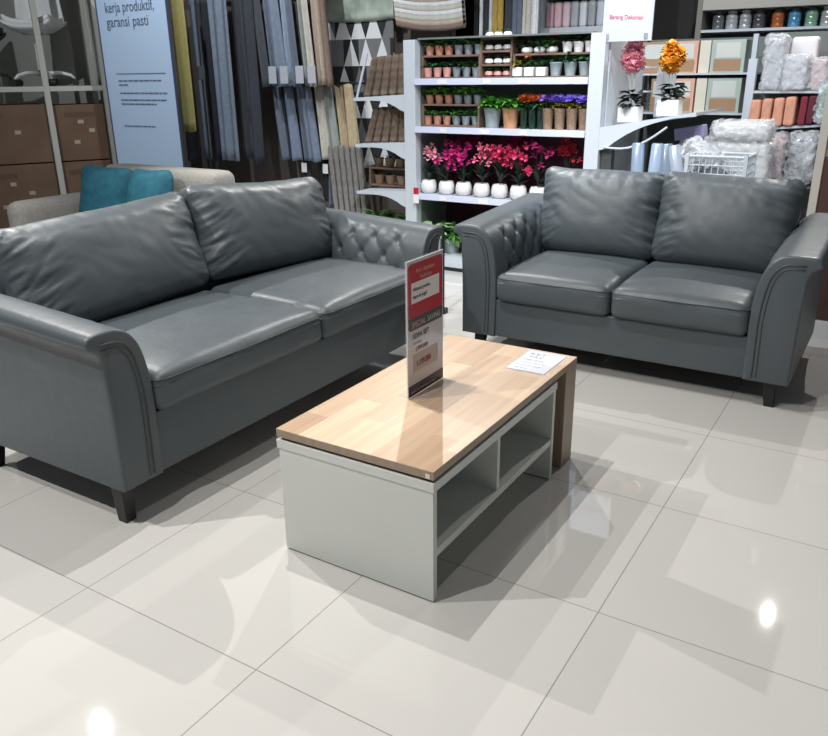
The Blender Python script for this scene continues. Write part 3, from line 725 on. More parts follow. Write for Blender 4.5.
for i, (c, a, b) in enumerate(A):
    cloth(f'long {c} curtain, {ORD[i]} from the yellow strip, hanging left', a + .0, b, 4.13 + .05 * (i % 2), .575 + .02 * (i % 3), 2.13, FC[c], group='long curtains hanging at the left', folds=max(1, int((b - a) / .09)), amp=.022, gather=1.)
B = [('dark grey', .09), ('slate', .09), ('blue-grey', .1), ('pale blue-grey', .09), ('slate', .07), ('grey-green', .09), ('cream', .06), ('beige', .09), ('brown', .06)]
x = -3.03
for i, (c, wd) in enumerate(B):
    cloth(f'upper {c} curtain sample, {ORD[i]} from left in the upper row', x, x + wd + .012, 4.16 + .04 * (i % 2), 1.2 + .01 * (i % 2), 2.13, FC[c], group='curtain samples in the upper row', folds=1 + i % 2, amp=.024, lean=-.07)
    x += wd
rl2 = tag(MB().cyl((-3.02, 4.36, 1.22), (-2.2, 4.36, 1.22), .012).cyl((-3.0, 4.36, 1.22), (-3.0, 4.62, 1.22), .008).cyl((-2.22, 4.36, 1.22), (-2.22, 4.62, 1.22), .008).build('curtain_rail', M_BLACK), 'short black rail holding the lower row of curtain samples', 'rail')
Bl = [('slate', .09, .6), ('charcoal', .05, .6), ('blue-grey', .1, .6), ('slate', .08, .6), ('blue-grey', .12, .6), ('cream', .12, .62), ('grey-green', .09, .62), ('tan', .12, .66), ('tan', .10, .72)]
x = -3.03
for i, (c, wd, zb) in enumerate(Bl):
    cloth(f'lower {c} curtain sample, {ORD[i]} from left in the lower row', x, x + wd + .012, 4.34 + .03 * (i % 2), zb, 1.215, FC[c], group='curtain samples in the lower row', folds=1 + i % 2, amp=.022, lean=-.06)
    x += wd
M_LC = mat('card_grey', (.42, .44, .48), .5)
for i, x in enumerate((-2.84, -2.72, -2.56, -2.44)):
    o = MB().box(-.04, -.002, 0, .04, .002, .13).build('label_card', M_LC, loc=(x, 4.105, 1.225)); tag(o, f'white card clipped below the upper curtain samples, {ORD[i]} from left', 'card', 'white cards on the curtain samples')
for i, (x, c, z0, z1) in enumerate(((-2.82, 'charcoal', .3, .62), (-2.62, 'black', .26, .62), (-2.52, 'slate', .22, .6))):
    cloth(f'{c} cloth hanging low under the samples, {ORD[i]} from left', x - .05, x + .06, 4.42, z0, z1, FC[c], group='cloths hanging low', folds=2, cat='cloth', name='hanging_cloth')
for i, x in enumerate((-2.80, -2.57)):
    o = MB().box(-.028, -.002, 0, .028, .002, .08).build('price_tag', M_PW, loc=(x, 4.385, .5)); tag(o, f'white paper tag on the low hanging cloths, {["left", "right"][i]} one', 'tag')
M_ROLLG = nm('roll_grey_brown', (.2, .19, .18), (.3, .28, .26), .8, scale=20)
for i in range(6): roll(f'{ORD[i]} slim grey roll from left standing beside the side shelves', (-2.40 + .058 * i, 4.33, .0), .74, -.06, .020, M_ROLLG, 'slim grey rolls standing upright')
# banner and yellow strip
bn = thing('roll_up_banner', 'tall pale blue banner with dark text standing behind the beige armchair', 'banner', (-3.475, 3.3, 0))
MB().box(-.385, 0, .05, .385, .006, 2.15).build('printed_sheet', mat('banner_blue', (.42, .55, .72), .45), bn)
MB().box(-.40, -.06, 0, .40, .06, .06, b=.01).build('base', M_GREYP, bn)
M_NAVY = mat('banner_edge', (.05, .07, .15), .5)
MB().box(-.392, -.002, .05, -.378, .008, 2.15).build('shadow_edge_trim', M_NAVY, bn); MB().box(.378, -.002, .05, .39, .008, 2.15).build('shadow_edge_trim', M_NAVY, bn)  # frame trim, its navy paints in the dark shadow edge
M_BT = mat('banner_ink', (.09, .13, .2), .6)
text('headline', 'kerja produktif,', .105, M_BT, (-.285, -.002, 1.745), (pi / 2, 0, 0), bn, .001, sx=.83)
text('headline', 'garansi', .105, M_BT, (-.285, -.002, 1.645), (pi / 2, 0, 0), bn, .001, sx=.9); text('headline', 'pasti', .105, M_BT, (.008, -.002, 1.645), (pi / 2, 0, 0), bn, .001, sx=.9)
MB().box(-.25, -.003, 1.308, .30, -.001, 1.313).build('rule_line', M_BT, bn)
rnd = random.Random(5)
for z, wd in ((1.255, .48), (1.225, .1), (1.165, .53), (1.115, .52), (1.085, .4), (.92, .36)):
    tb = MB(); q = -.235
    while q < -.235 + wd:
        l_ = rnd.uniform(.02, .06); tb.box(q, -.003, z, min(q + l_, -.235 + wd), -.0015, z + .009); q += l_ + .008
    tb.build('small_print', M_BT, bn)
cloth('mustard yellow fabric strip hanging between the banner and the dark curtains', -3.38, -3.24, 3.6, .87, 2.1, fab('cloth_mustard', (.42, .37, .13)), cat='fabric', folds=1, amp=.008, name='fabric_strip', gather=1)
hd = thing('hanging_rod', 'thin dark metal rod with a clamp beside the yellow fabric strip', 'rod', (-3.13, 3.62, 0))
MB().cyl((0, 0, 0), (0, 0, 2.1), .008).build('rod', M_BLACK, hd); MB().box(-.02, -.03, 1.26, .025, .01, 1.36, b=.004).build('clamp', M_DGREY, hd)
# green patterned blanket over a rail, geometric curtain, draped cream cloths
M_GRN = nm('blanket_green', (.25, .32, .27), (.48, .53, .45), .9, scale=9, bump=.3, bscale=80)
def drape(label, x0, x1, y, z0, z1, th, m, sag=.02, name='folded_blanket', group=None, cat='blanket'):
    nx = 20; prof = []
    for k in range(14):
        a = pi * k / 13; prof.append((-cos(a) * th / 2, -sin(a) * th * .5))
    mb = MB(); vs = []
    ring = [(-th / 2, z1 - z0)] + [(p[0], p[1] + th * .5) for p in prof] + [(th / 2, z1 - z0)]
    R = len(ring)
    for i in range(nx + 1):
        u = i / nx
        for (yy, zz) in ring: vs.append(((u - .5) * (x1 - x0), yy + .004 * sin(9 * u), zz - sag * (1 - (2 * u - 1) ** 2) - .03 * u * (1 if sag > .015 else 0)))
    fs = [(i * R + k, i * R + (k + 1) % R, (i + 1) * R + (k + 1) % R, (i + 1) * R + k) for i in range(nx) for k in range(R)] + [tuple(range(R))[::-1], tuple(range(nx * R, nx * R + R))]
    o = mb.add(vs, fs).build(name, m, smooth=60, loc=((x0 + x1) / 2, y, z0)); return tag(o, label, cat, group)
drape('mottled green folded blanket hanging above the black and white curtain', -2.56, -1.90, 4.5, 1.685, 2.1, .09, M_GRN, .012)
cc = [('brown', 0), ('beige', .03), ('cream', .06), ('white', .095), ('cream', .125), ('white', .155), ('beige', .185), ('tan', .22)]
for i, (c, dz) in enumerate(cc):
    drape(f'{c} cloth draped in a shallow curve, {ORD[i]} from the bottom of the stack', -1.87, -1.29, 4.42 - .006 * i + .05, 1.625 + dz, 1.66 + dz + .02, .05, FC[c], .028, 'draped_cloth', 'draped cloths above the plant shelves', 'cloth')
o = MB().cyl((-1.9, 4.52, 1.93), (-1.26, 4.52, 1.93), .012).build('cloth_rail', M_BLACK); tag(o, 'dark rail above the draped cream cloths', 'rail')
def tri_mat():
    m = mat('triangle_print', (.7, .7, .7), .85); n, l, b = nodes(m)
    tc = n.new('ShaderNodeTexCoord'); sp = n.new('ShaderNodeSeparateXYZ'); l.new(tc.outputs['Object'], sp.inputs[0])
    def mth(op, *a):
        k = n.new('ShaderNodeMath'); k.operation = op
        for i, v in enumerate(a):
            if isinstance(v, (int, float)): k.inputs[i].default_value = v
            else: l.new(v, k.inputs[i])
        return k.outputs[0]
    Z = mth('DIVIDE', sp.outputs['Z'], .2); row = mth('FLOOR', Z); fz = mth('FRACT', Z)
    X = mth('ADD', mth('DIVIDE', sp.outputs['X'], .15), mth('MULTIPLY', row, .5)); fx = mth('ABSOLUTE', mth('SUBTRACT', mth('MULTIPLY', mth('FRACT', X), 2), 1))
    tri = mth('LESS_THAN', fx, mth('SUBTRACT', 1, fz))
    cb = n.new('ShaderNodeCombineXYZ'); l.new(mth('FLOOR', X), cb.inputs[0]); l.new(row, cb.inputs[1]); l.new(tri, cb.inputs[2])
    w = n.new('ShaderNodeTexWhiteNoise'); l.new(cb.outputs[0], w.inputs['Vector'])
    r = n.new('ShaderNodeValToRGB'); r.color_ramp.interpolation = 'CONSTANT'
    r.color_ramp.elements[0].color = (.02, .02, .022, 1); r.color_ramp.elements[1].position = .36; r.color_ramp.elements[1].color = (.16, .16, .165, 1)
    e = r.color_ramp.elements.new(.62); e.color = (.68, .69, .7, 1)
    k = mth('ADD', mth('MULTIPLY', w.outputs[0], .5), mth('MULTIPLY', tri, .5))
    l.new(k, r.inputs[0]); l.new(r.outputs[0], b.inputs['Base Color']); return m
cloth('curtain printed with black, grey and white triangles behind the side shelves', -2.60, -1.93, 4.5, .55, 1.72, tri_mat(), folds=2, amp=.01, gather=1, name='printed_curtain')
for i, (c, a, b, zb) in enumerate((('black', -1.42, -1.385, 1.56), ('white', -1.385, -1.345, 1.56), ('charcoal', -1.345, -1.30, 1.56), ('white', -1.30, -1.265, 1.57), ('gold', -1.26, -1.17, 1.58), ('dark grey', -1.17, -1.11, 1.6), ('slate', -1.10, -1.02, 1.6), ('cream', -1.02, -.94, 1.62), ('white', -.94, -.88, 1.62))):
    cloth(f'narrow {c} scarf hanging above the plant shelf, {ORD[i]} from left', a, b, 4.86 + .03 * (i % 2), zb - .2, 2.1, FC[c], 'scarf', 'scarves hanging above the plant shelf', folds=2, amp=.012, name='hanging_scarf', gather=.9)
o = MB().cyl((-1.45, 4.87, 2.1), (-.86, 4.87, 2.1), .012).build('scarf_rail', M_BLACK); tag(o, 'dark rail the narrow scarves hang from', 'rail')
# white wall unit behind with bagged goods
M_PLAS = mat('clear_plastic', (.85, .87, .9), .15, trans=.0, alpha=.35, coat=1.)
wu = thing('wall_shelf_unit', 'white shelf unit with bagged goods behind the plant shelving', 'shelving', (-.75, 5.2, 0))
MB().box(-.28, 0, 1.59, .45, .5, 1.61).build('shelf', M_METW, wu); MB().box(-.28, -.005, 1.52, .45, 0, 1.61).build('front_rail', M_METW, wu)
MB().box(-.28, .5, 0, .45, .52, 2.2).build('back_panel', M_GBACK, wu); MB().box(-.28, 0, 0, -.25, .5, 2.2).build('side_panel', M_METW, wu); MB().box(.42, 0, 0, .45, .5, 1.6).build('side_panel', M_METW, wu)
MB().box(-.25, .05, 1.83, .45, .5, 1.86).build('shelf', M_BLACK, wu)
pk = [('pink', (.6, .16, .24)), ('rose', (.7, .28, .34)), ('pale pink', (.7, .42, .45)), ('grey', (.25, .27, .3)), ('white', (.62, .64, .68)), ('dark grey', (.12, .13, .15)), ('silver', (.45, .48, .52)), ('pale grey', (.55, .57, .6))]
for i, (c, col_) in enumerate(pk):
    t = thing('fabric_pack', f'{c} pack in clear plastic, {ORD[i]} from left above the plant shelf', 'pack', (-.985 + .068 * i + .03, 5.24, 1.61), 0, 'packs in clear plastic on the white wall shelf')
    vs, fs = rbox(.056, .2, .17, .018, 8, None, (0, .1, .085)); MB().add(vs, fs).build('cloth', fab('pack_' + c.replace(' ', '_'), col_), t, smooth=True)
    vs, fs = rbox(.062, .208, .185, .02, 8, lambda q, u: q + Vector((.002 * noise.noise(q * 60), .003 * noise.noise(q * 50 + Vector((3, 0, 0))), 0)), (0, .1, .093)); MB().add(vs, fs).build('plastic_bag', M_PLAS, t, smooth=True)

# ------------------------------------------------------------------ right background
M_CARD2 = nm('cardboard', (.34, .21, .12), (.4, .26, .15), .8, scale=6); M_SLEEVE = mat('pack_print_pale', (.62, .64, .6), .3, coat=.6); M_SLG = mat('pack_print_green', (.42, .5, .44), .3, coat=.6); M_PEACH = mat('pack_print_peach', (.7, .4, .3), .35, coat=.5); M_IVORY = mat('pack_print_ivory', (.7, .66, .55), .35, coat=.5)
su = thing('storage_shelving', 'white storage shelving with boxed goods behind the flower shelf', 'shelving', (.26, 4.75, 0))
for z in (1.015, 1.268): MB().box(-.4, 0, z - .012, .42, .5, z).build('shelf', M_METW, su)
for x in (-.42, .40): MB().box(x, 0, 0, x + .03, .03, 1.5).build('post', M_METW, su)
MB().box(-.4, .5, 0, .42, .51, 1.5).build('back_panel', M_GBACK, su)
bx = [(-.09, .13, M_CARD2, 'plain'), (.135, .32, M_PEACH, 'peach'), (.325, .40, M_IVORY, 'ivory'), (.40, .62, M_SLG, 'green')]
for r_, (z0, z1, rn) in enumerate(((1.268, 1.47, 'upper'), (1.015, 1.235, 'lower'))):
    for i, (a, b, m, cn) in enumerate(bx):
        if r_ == 1 and i == 0: a = .02
        t = thing('boxed_item', f'box with {cn} printed sleeve in the {rn} row behind the amber flower', 'box', ((a + b) / 2, 4.78, z0), 0, 'boxed goods on the storage shelving'); w_ = (b - a) / 2 - .003
        MB().box(-w_, 0, 0, w_, .3, z1 - z0, b=.003).build('carton', m, t)
        if i != 2:
            MB().box(-w_ * .8, -.002, .01, w_ * .8, 0, (z1 - z0) * .42).build('cardboard_insert', M_CARD2, t)
            MB().box(-w_ * .7, -.002, (z1 - z0) * .46, w_ * .7, 0, (z1 - z0) * .92).build('paper_label', M_SLEEVE, t)
ws = thing('wall_shelf', 'long white wall shelf with a row of shiny jars at the upper right', 'shelf', (.75, 5.5, 0))
MB().box(-.6, 0, 1.548, 1.2, .35, 1.566).build('board', M_METW, ws); MB().box(-.6, -.01, 1.70, 1.2, .35, 1.80).build('upper_board', mat('greige', (.4, .38, .34), .6), ws)
MB().box(-.6, .35, 0, 1.2, .37, 2.3).build('back_panel', mat('shelf_back_dark', (.12, .13, .13), .7), ws); MB().box(-.64, 0, 0, -.6, .37, 2.3).build('side_panel', mat('side_greige', (.2, .19, .17), .7), ws)
MB().box(-.6, 0, 1.26, 1.2, .35, 1.275).build('board', M_METW, ws)
jc = [('smoky glass', (.16, .17, .18)), ('clear glass', (.5, .52, .54)), ('silver-topped glass', (.45, .46, .48)), ('dark glass', (.1, .1, .11)), ('copper-orange', (.5, .16, .05)), ('blue', (.12, .36, .6)), ('green and white', (.3, .5, .36)), ('pale glass', (.5, .54, .54))]
for i, (c, cl) in enumerate(jc):
    x = (.25, .345, .44, .535, .66, .77, .88, .98)[i]
    t = thing('jar', f'{c} jar, {ORD[i]} from left on the long wall shelf', 'jar', (x, 5.6, 1.566), 0, 'jars on the long wall shelf')
    MB().lathe([(.036, 0), (.043, .008), (.043, .03), (.040, .034), (.043, .038), (.043, .065), (.040, .069), (.043, .073), (.042, .098), (.03, .108), (.0295, .11)], n=18).build('body', mat('jar_' + str(i), cl, .15, metal=.35), t, smooth=50)
    MB().lathe([(.031, 0), (.033, .004), (.033, .015), (.012, .02), (.008, .028)], (0, 0, .11), n=16).build('lid', M_METW if i in (1, 2, 7) else M_DGREY, t, smooth=50)
for i in range(9):
    x = .2 + .1 * i; t = thing('glass_candle_holder', f'{ORD[i]} small glass holder from left on the lower wall shelf', 'glass', (x, 5.6, 1.275), 0, 'glass holders on the lower wall shelf')
    MB().lathe([(.03, 0), (.04, .01), (.035, .06), (.042, .14)], n=14).build('bowl', mat('glassware_' + str(i), (.3, .33, .34), .08, metal=.5), t, smooth=50); MB().cyl((0, 0, .14), (0, 0, .16), .03).build('cap', M_DGREY, t)
dk = tag(MB().box(-.56, 0, 0, -.10, .3, 3.2).build('trim_3', M_WALLB, loc=(0, 6.4, 0)), kind='structure')
# bedding display rack
M_SILV = mat('silver_plastic', (.55, .57, .6), .22, metal=.25, coat=.8)
M_QUILT = nm('quilted_silver', (.42, .43, .46), (.62, .63, .66), .35, scale=40)
rk = thing('bedding_rack', 'white bracketed rack with packed bedding right of the storage shelving', 'rack', (.95, 4.35, 0))
MB().box(-.23, 0, 0, -.18, .05, 1.345, b=.003).build('post', M_METW, rk); MB().box(.38, .3, 0, .42, .34, 1.6).build('post', M_METW, rk)
MB().box(-.18, .0, 1.150, .40, .35, 1.163).build('shelf', M_METW, rk); MB().prism([(-.18, .945), (.34, .985), (.34, .972), (-.18, .932)], 'y', 0, .35).build('shelf', M_METW, rk)
MB().box(-.18, .35, .0, .6, .36, 1.5).build('back_panel', M_GBACK, rk); MB().box(-.18, 0, .60, .4, .35, .615).build('shelf', M_METW, rk)
def pack(label, name, loc, w_, d, h, m, seed, crumple=.01, r=.02, bag=True, group=None, rz=0, tilt=0):
    t = thing(name, label, 'pack', loc, rz, group); sd_ = Vector((seed * 2.3, seed, 0))
    def fn(q, u): return q + Vector((noise.noise(q * 14 + sd_), noise.noise(q * 17 + sd_ * 2), noise.noise(q * 13 + sd_ * 3))) * crumple
    vs, fs = rbox(w_, d, h, r, 14, fn, (0, 0, h / 2)); MB().add(vs, fs).build('contents', m, t, smooth=True)
    if bag:
        def f2(q, u): return q + Vector((noise.noise(q * 30 + sd_) + .5 * noise.noise(q * 85 + sd_), noise.noise(q * 34 + sd_ * 2) + .5 * noise.noise(q * 80 + sd_), noise.noise(q * 31 + sd_ * 3))) * max(crumple, .006) * 1.1
        vs, fs = rbox(w_ + .02, d + .02, h + .018, r, 34, f2, (0, 0, h / 2 + .004)); MB().add(vs, fs).build('plastic_cover', M_PLAS, t, smooth=50)
    return t
pack('tall silver packed cushion standing at the left of the bedding rack', 'bedding_pack', (.86, 4.42, 1.165), .10, .14, .30, M_SILV, 1, .012)
pack('square quilted grey bedding pack in the middle of the bedding rack', 'bedding_pack', (.985, 4.40, 1.165), .135, .12, .19, M_QUILT, 2, .008)
pack('white box standing behind the square quilted pack', 'bedding_pack', (1.0, 4.54, 1.165), .15, .1, .30, M_PW, 3, .002, bag=False)
pack('white and red pack leaning at the right of the bedding rack', 'bedding_pack', (1.11, 4.42, 1.165), .09, .12, .17, mat('pack_pinkish', (.6, .45, .47), .35), 4, .01)
for i in range(4): pack(f'{ORD[i]} peach folded textile from left on the second bedding shelf', 'folded_textile', (.795 + .065 * i, 4.43, .948 + .006 * i), .058, .2, .165, fab('cloth_peach_%d' % i, (.62, .3, .2)), 10 + i, .004, .014, False, 'peach folded textiles')
for i in range(2): pack(f'{["dark red", "maroon"][i]} folded textile beside the peach ones', 'folded_textile', (1.06 + .045 * i, 4.43, .972 + .004 * i), .04, .2, .16, fab(['cloth_dark_red', 'cloth_maroon'][i], [(.2, .02, .04), (.1, .02, .03)][i]), 20 + i, .004, .012, False)
pack('pale green crumpled textile bag at the right end of the bedding rack', 'folded_textile', (1.19, 4.40, .99), .11, .16, .2, fab('cloth_mint', (.42, .56, .5)), 23, .025, .03, True)
pack('silver-grey bagged pillow low on the right of the bedding rack', 'bedding_pack', (1.10, 4.36, .64), .15, .18, .28, M_SILV, 30, .02, .04)
pack('pink bagged textile low on the bedding rack', 'bedding_pack', (.95, 4.36, .64), .1, .18, .27, mat('pack_rose_grey', (.55, .4, .38), .3), 31, .015, .03)
pack('brown carton at the right end behind the bedding rack', 'carton', (1.28, 4.55, .75), .16, .2, .3, M_CARD2, 32, .001, .006, False)
pack('brown carton on the right behind the mint green bag', 'carton', (1.30, 4.6, 1.165), .2, .2, .2, M_CARD2, 33, .001, .006, False)
ct = tag(MB().box(-.1, -.15, .0, .2, .15, .75).build('storage_cabinet', mat('cabinet_grey', (.3, .3, .28), .6), loc=(1.66, 4.6, 0)), 'grey low cabinet under the brown carton at the right edge', 'cabinet')
# low display table in front with quilts, wire basket, rolls
dt = thing('display_table', 'low white display table behind the two-seat sofa', 'table', (.68, 3.75, 0))
MB().box(-.5, -.28, .60, .42, .38, .625, b=.003).build('top', M_WHITE, dt)
for x in (-.47, .36):
    for y in (-.25, .32): MB().box(x, y, 0, x + .04, y + .04, .60).build('leg', M_WHITE, dt)
MB().box(-.46, -.2, .1, .38, .3, .12).build('lower_shelf', M_WHITE, dt)
pack('big clear bag with a folded white quilt, upper one of the pile', 'quilt_bag', (.80, 4.0, .90), .31, .22, .10, mat('quilt_white', (.66, .66, .65), .4, coat=.4), 40, .012, .04)
pack('big clear bag with a folded pale grey quilt, lower one of the pile', 'quilt_bag', (.81, 4.0, .625), .33, .22, .265, mat('quilt_grey', (.5, .51, .5), .4, coat=.4), 41, .012, .04)
pack('crumpled clear bag of white linen lying left of the quilts', 'quilt_bag', (.575, 3.98, .74), .2, .2, .16, mat('linen_white', (.62, .62, .6), .4, coat=.4), 42, .03, .05)
o = pack('box with pale lilac label lying on top of the linen bag', 'linen_box', (.53, 3.93, .905), .17, .09, .07, mat('lilac', (.36, .34, .55), .4), 43, .002, .006, False); o.rotation_euler = (0, radians(-9), 0)
for i, (x, c) in enumerate(((.33, (.3, .38, .5)), (.42, (.36, .46, .6)), (.50, (.22, .27, .34)), (.585, (.42, .48, .56)))):
    rnm = ['pale blue', 'light blue', 'dark slate', 'silvery blue'][i]
    o = MB().lathe([(.03, 0), (.036, .006), (.036, .26), (.03, .268)], n=16).build('wrapped_roll', mat('roll_wrap_%d' % i, c, .2, metal=.2, coat=.8), loc=(x - .01, 3.62, .63), rot=(0, radians((-2, 3, -4, -14)[i]), 0), smooth=40)
    tag(o, f'{rnm} plastic-wrapped roll standing left of the wire basket', 'roll', 'wrapped rolls left of the basket')
bs = thing('wire_basket', 'white plastic lattice basket behind the two-seat sofa', 'basket', (.80, 3.56, .625))
bm_ = MB(); X0, X1, Y0, Y1, ZH = -.17, .13, -.10, .14, .225
for z in (.0, .045, .09, .135, .18, ZH):
    r_ = .008 if z == ZH else .0035
    bm_.tube([(X0, Y0, z), (X1, Y0, z)], r_, 6).tube([(X0, Y1, z), (X1, Y1, z)], r_, 6).tube([(X0, Y0, z), (X0, Y1, z)], r_, 6).tube([(X1, Y0, z), (X1, Y1, z)], r_, 6)
k = X0
while k < X1 + .001:
    for y in (Y0, Y1): bm_.tube([(k, y, 0), (k, y, ZH)], .003, 5)
    bm_.tube([(k, Y0, 0), (k, Y1, 0)], .003, 5); k += .033
k = Y0
while k < Y1 + .001:
    for x in (X0, X1): bm_.tube([(x, k, 0), (x, k, ZH)], .003, 5)
    k += .034
bm_.build('lattice', M_METW, bs)
for x in (X0, X1):
    for y in (Y0, Y1): MB().box(x - .01, y - .01, 0, x + .01, y + .01, ZH + .012).build('corner_post', M_METW, bs)
pack('dark cloth bundle inside the white lattice basket', 'cloth_bundle', (.74, 3.58, .632), .16, .15, .13, FC['dark grey'], 50, .02, .04, False)
pack('silver crumpled bag lying across the white lattice basket', 'cloth_bundle', (.64, 3.68, .80), .20, .12, .09, M_SILV, 51, .025, .04, True).rotation_euler = (0, radians(24), 0)
rp = thing('slatted_screen', 'beige post with dark brown board at the right edge', 'screen', (1.26, 3.6, 0))
MB().box(-.02, 0, 0, .02, .03, 1.6, b=.002).build('post', mat('beige_post', (.45, .42, .37), .5), rp); MB().box(.022, .01, 0, .5, .025, .86).build('board', nm('dark_brown_board', (.05, .02, .012), (.07, .03, .02), .6, scale=4), rp)

# ------------------------------------------------------------------ left background
RK = thing('storage_rack', 'beige metal rack with cartons below and office chairs above, far left', 'rack', (-4.53, 2.91, 0), radians(63))
M_BGM = mat('beige_metal', (.42, .42, .38), .5)
for x in (-.55, .24, .70):
    MB().box(x, 0, 0, x + .045, .045, 2.3, b=.002).build('post', M_BGM, RK)
    if x != .24: MB().box(x, .5, 0, x + .045, .545, 2.3, b=.002).build('post', M_BGM, RK)
MB().box(-.55, 0.045, 1.20, .745, .5, 1.224, b=.001).build('shelf', M_BGM, RK); MB().box(-.55, .045, .10, .745, .5, .12, b=.001).build('shelf', M_BGM, RK)
MB().box(-.55, .005, 1.185, .745, .045, 1.224, b=.001).build('front_beam', M_BGM, RK)
def rkp(x, y, z): a = radians(63); return (-4.53 + x * cos(a) - y * sin(a), 2.91 + x * sin(a) + y * cos(a), z)
M_CB = nm('carton_brown', (.12, .072, .045), (.15, .09, .056), .85, scale=5); M_TAPE = mat('carton_tape', (.1, .055, .035), .5)
cart = [(-.50, .235, .628, 1.09, 'large brown carton upper left on the storage rack'), (.29, .69, .628, 1.08, 'large brown carton upper right on the storage rack'),
        (-.42, .235, .122, .622, 'brown carton lower left on the storage rack'), (.29, .69, .122, .622, 'brown carton lower right on the storage rack')]
for i, (a, b, z0, z1, lab) in enumerate(cart):
    t = thing('carton', lab, 'box', rkp((a + b) / 2, .05, z0), radians(63), 'brown cartons on the storage rack'); w_ = (b - a) / 2
    MB().box(-w_, 0, 0, w_, .42, z1 - z0 - .004, b=.006).build('body', M_CB, t)
    MB().box(-w_ * .75 if i != 1 else -w_ * .6, -.002, (z1 - z0) * .78, w_ * .1 if i != 1 else w_ * .6, 0, (z1 - z0) * .86).build('tape', M_TAPE, t)
    for (px_, pz_) in ((-.1, .66), (.3, .5), (-.35, .3)): MB().box(w_ * px_, -.003, (z1 - z0) * pz_, w_ * px_ + .045, -.0005, (z1 - z0) * pz_ + .03).build('paper_label', mat('carton_label', (.36, .3, .24), .6), t)
M_CHW = mat('chair_white', (.62, .64, .64), .35); M_CHB = fab('chair_black', (.012, .014, .02)); M_CHROME = mat('chrome', (.7, .7, .7), .2, metal=1.)
def office_chair(label, loc, rz, seatm, shellm, group, H=.40):
    t = thing('office_chair', label, 'chair', loc, rz, group)
    b_ = MB(); 
    for k in range(5):
        a = 2 * pi * k / 5 + .3
        MB().tube([(.03 * cos(a), .03 * sin(a), .10), (.14 * cos(a), .14 * sin(a), .105), (.22 * cos(a), .22 * sin(a), .085), (.25 * cos(a), .25 * sin(a), .055)], [.018, .015, .013, .011], 8).build('base_arm', M_CHW if shellm is M_CHW else M_BLACK, t, smooth=True)
        MB().cyl((.25 * cos(a) - .022 * sin(a), .25 * sin(a) + .022 * cos(a), .028), (.25 * cos(a) + .022 * sin(a), .25 * sin(a) - .022 * cos(a), .028), .028, n=16).build('caster', M_BLACK, t, smooth=40)
    MB().cyl((0, 0, .08), (0, 0, .125), .032).build('hub', M_BLACK, t, smooth=40); MB().cyl((0, 0, .12), (0, 0, .33), .026).build('gas_lift', M_CHW, t, smooth=40); MB().cyl((0, 0, .33), (0, 0, H + .03), .016).build('piston', M_CHROME, t, smooth=40)
    MB().box(-.08, -.08, H, .08, .08, H + .03, b=.006).build('tilt_mechanism', M_BLACK, t)
    def sf(q, u): return Vector((q.x, q.y, q.z + .05 * (u.x ** 2) ** 1.5 + .03 * u.y ** 2 - .02 * (1 - u.x ** 2) * (1 - u.y ** 2)))
    vs, fs = rbox(.38, .38, .06, .028, 16, sf, (0, 0, H + .06)); MB().add(vs, fs).build('seat', seatm, t, smooth=True)
    vs, fs = rbox(.40, .40, .03, .014, 16, sf, (0, 0, H + .028)); MB().add(vs, fs).build('seat_shell', shellm, t, smooth=True)
    def bf(q, u): return Vector((q.x * (1 - .1 * u.z), q.y - .05 * u.x ** 2, q.z))
    vs, fs = rbox(.36, .04, .46, .019, 16, bf, (0, .19, H + .32)); MB().add(vs, fs).build('backrest', shellm, t, smooth=True)
    MB().tube([(0, .08, H + .015), (0, .17, H + .03), (0, .215, H + .2)], .014, 8).build('back_support', M_BLACK, t, smooth=True)
    return t
office_chair('white-shelled office chair on white five-star base on the rack shelf', rkp(.29, .32, 1.224), radians(35), M_CHW, M_CHW, 'office chairs on the rack')
office_chair('office chair with black padded seat at the left of the rack shelf', rkp(-.21, .20, 1.224), radians(118), M_CHB, M_CHB, 'office chairs on the rack', .30)
# beige armchair with teal cushions
M_BEI = nm('armchair_fabric', (.30, .295, .28), (.36, .35, .33), .9, scale=60, bump=.3, bscale=300)
AC = thing('armchair', 'beige-grey fabric armchair with two teal cushions behind the long sofa', 'armchair', (-1.96, 1.45, 0), 0)
def rb(name, x0, y0, z0, x1, y1, z1, r, m, par, fn=None, n=18):
    vs, fs = rbox(x1 - x0, y1 - y0, z1 - z0, r, n, fn, ((x0 + x1) / 2, (y0 + y1) / 2, (z0 + z1) / 2)); return MB().add(vs, fs).build(name, m, par, smooth=True)
rb('backrest', -.45, .58, .12, .49, .76, .80, .05, M_BEI, AC)
rb('arm', -.55, .0, .12, -.42, .66, .655, .06, M_BEI, AC); rb('arm', .42, .0, .12, .52, .66, .60, .045, M_BEI, AC)
rb('base', -.44, .01, .12, .44, .62, .3, .03, M_BEI, AC); rb('seat_cushion', -.42, .0, .29, .42, .6, .44, .05, M_BEI, AC)
for x in (-.5, .47):
    for y in (.04, .7): MB().cyl((x, y, 0), (x, y, .13), .014, .022).build('leg', M_BLACKLEG, AC)
M_TEAL = nm('teal_fabric', (.008, .09, .145), (.012, .13, .19), .8, scale=30, bump=.3, bscale=250)
def cushion(label, loc, rot, sz, seed):
    def fn(q, u):
        f = (1 - .75 * abs(u.x) ** 3.2) * (1 - .75 * abs(u.z) ** 3.2)
        return Vector((q.x * (1 - .05 * (1 - abs(u.z))), q.y * f + .004 * noise.noise(q * 12 + Vector((seed, 0, 0))), q.z * (1 - .05 * (1 - abs(u.x)))))
    vs, fs = rbox(sz, .15, sz, .06, 26, fn, (0, 0, sz / 2)); o = MB().add(vs, fs).build('throw_cushion', M_TEAL, smooth=True, loc=loc, rot=rot); return tag(o, label, 'cushion', 'teal cushions on the beige armchair')
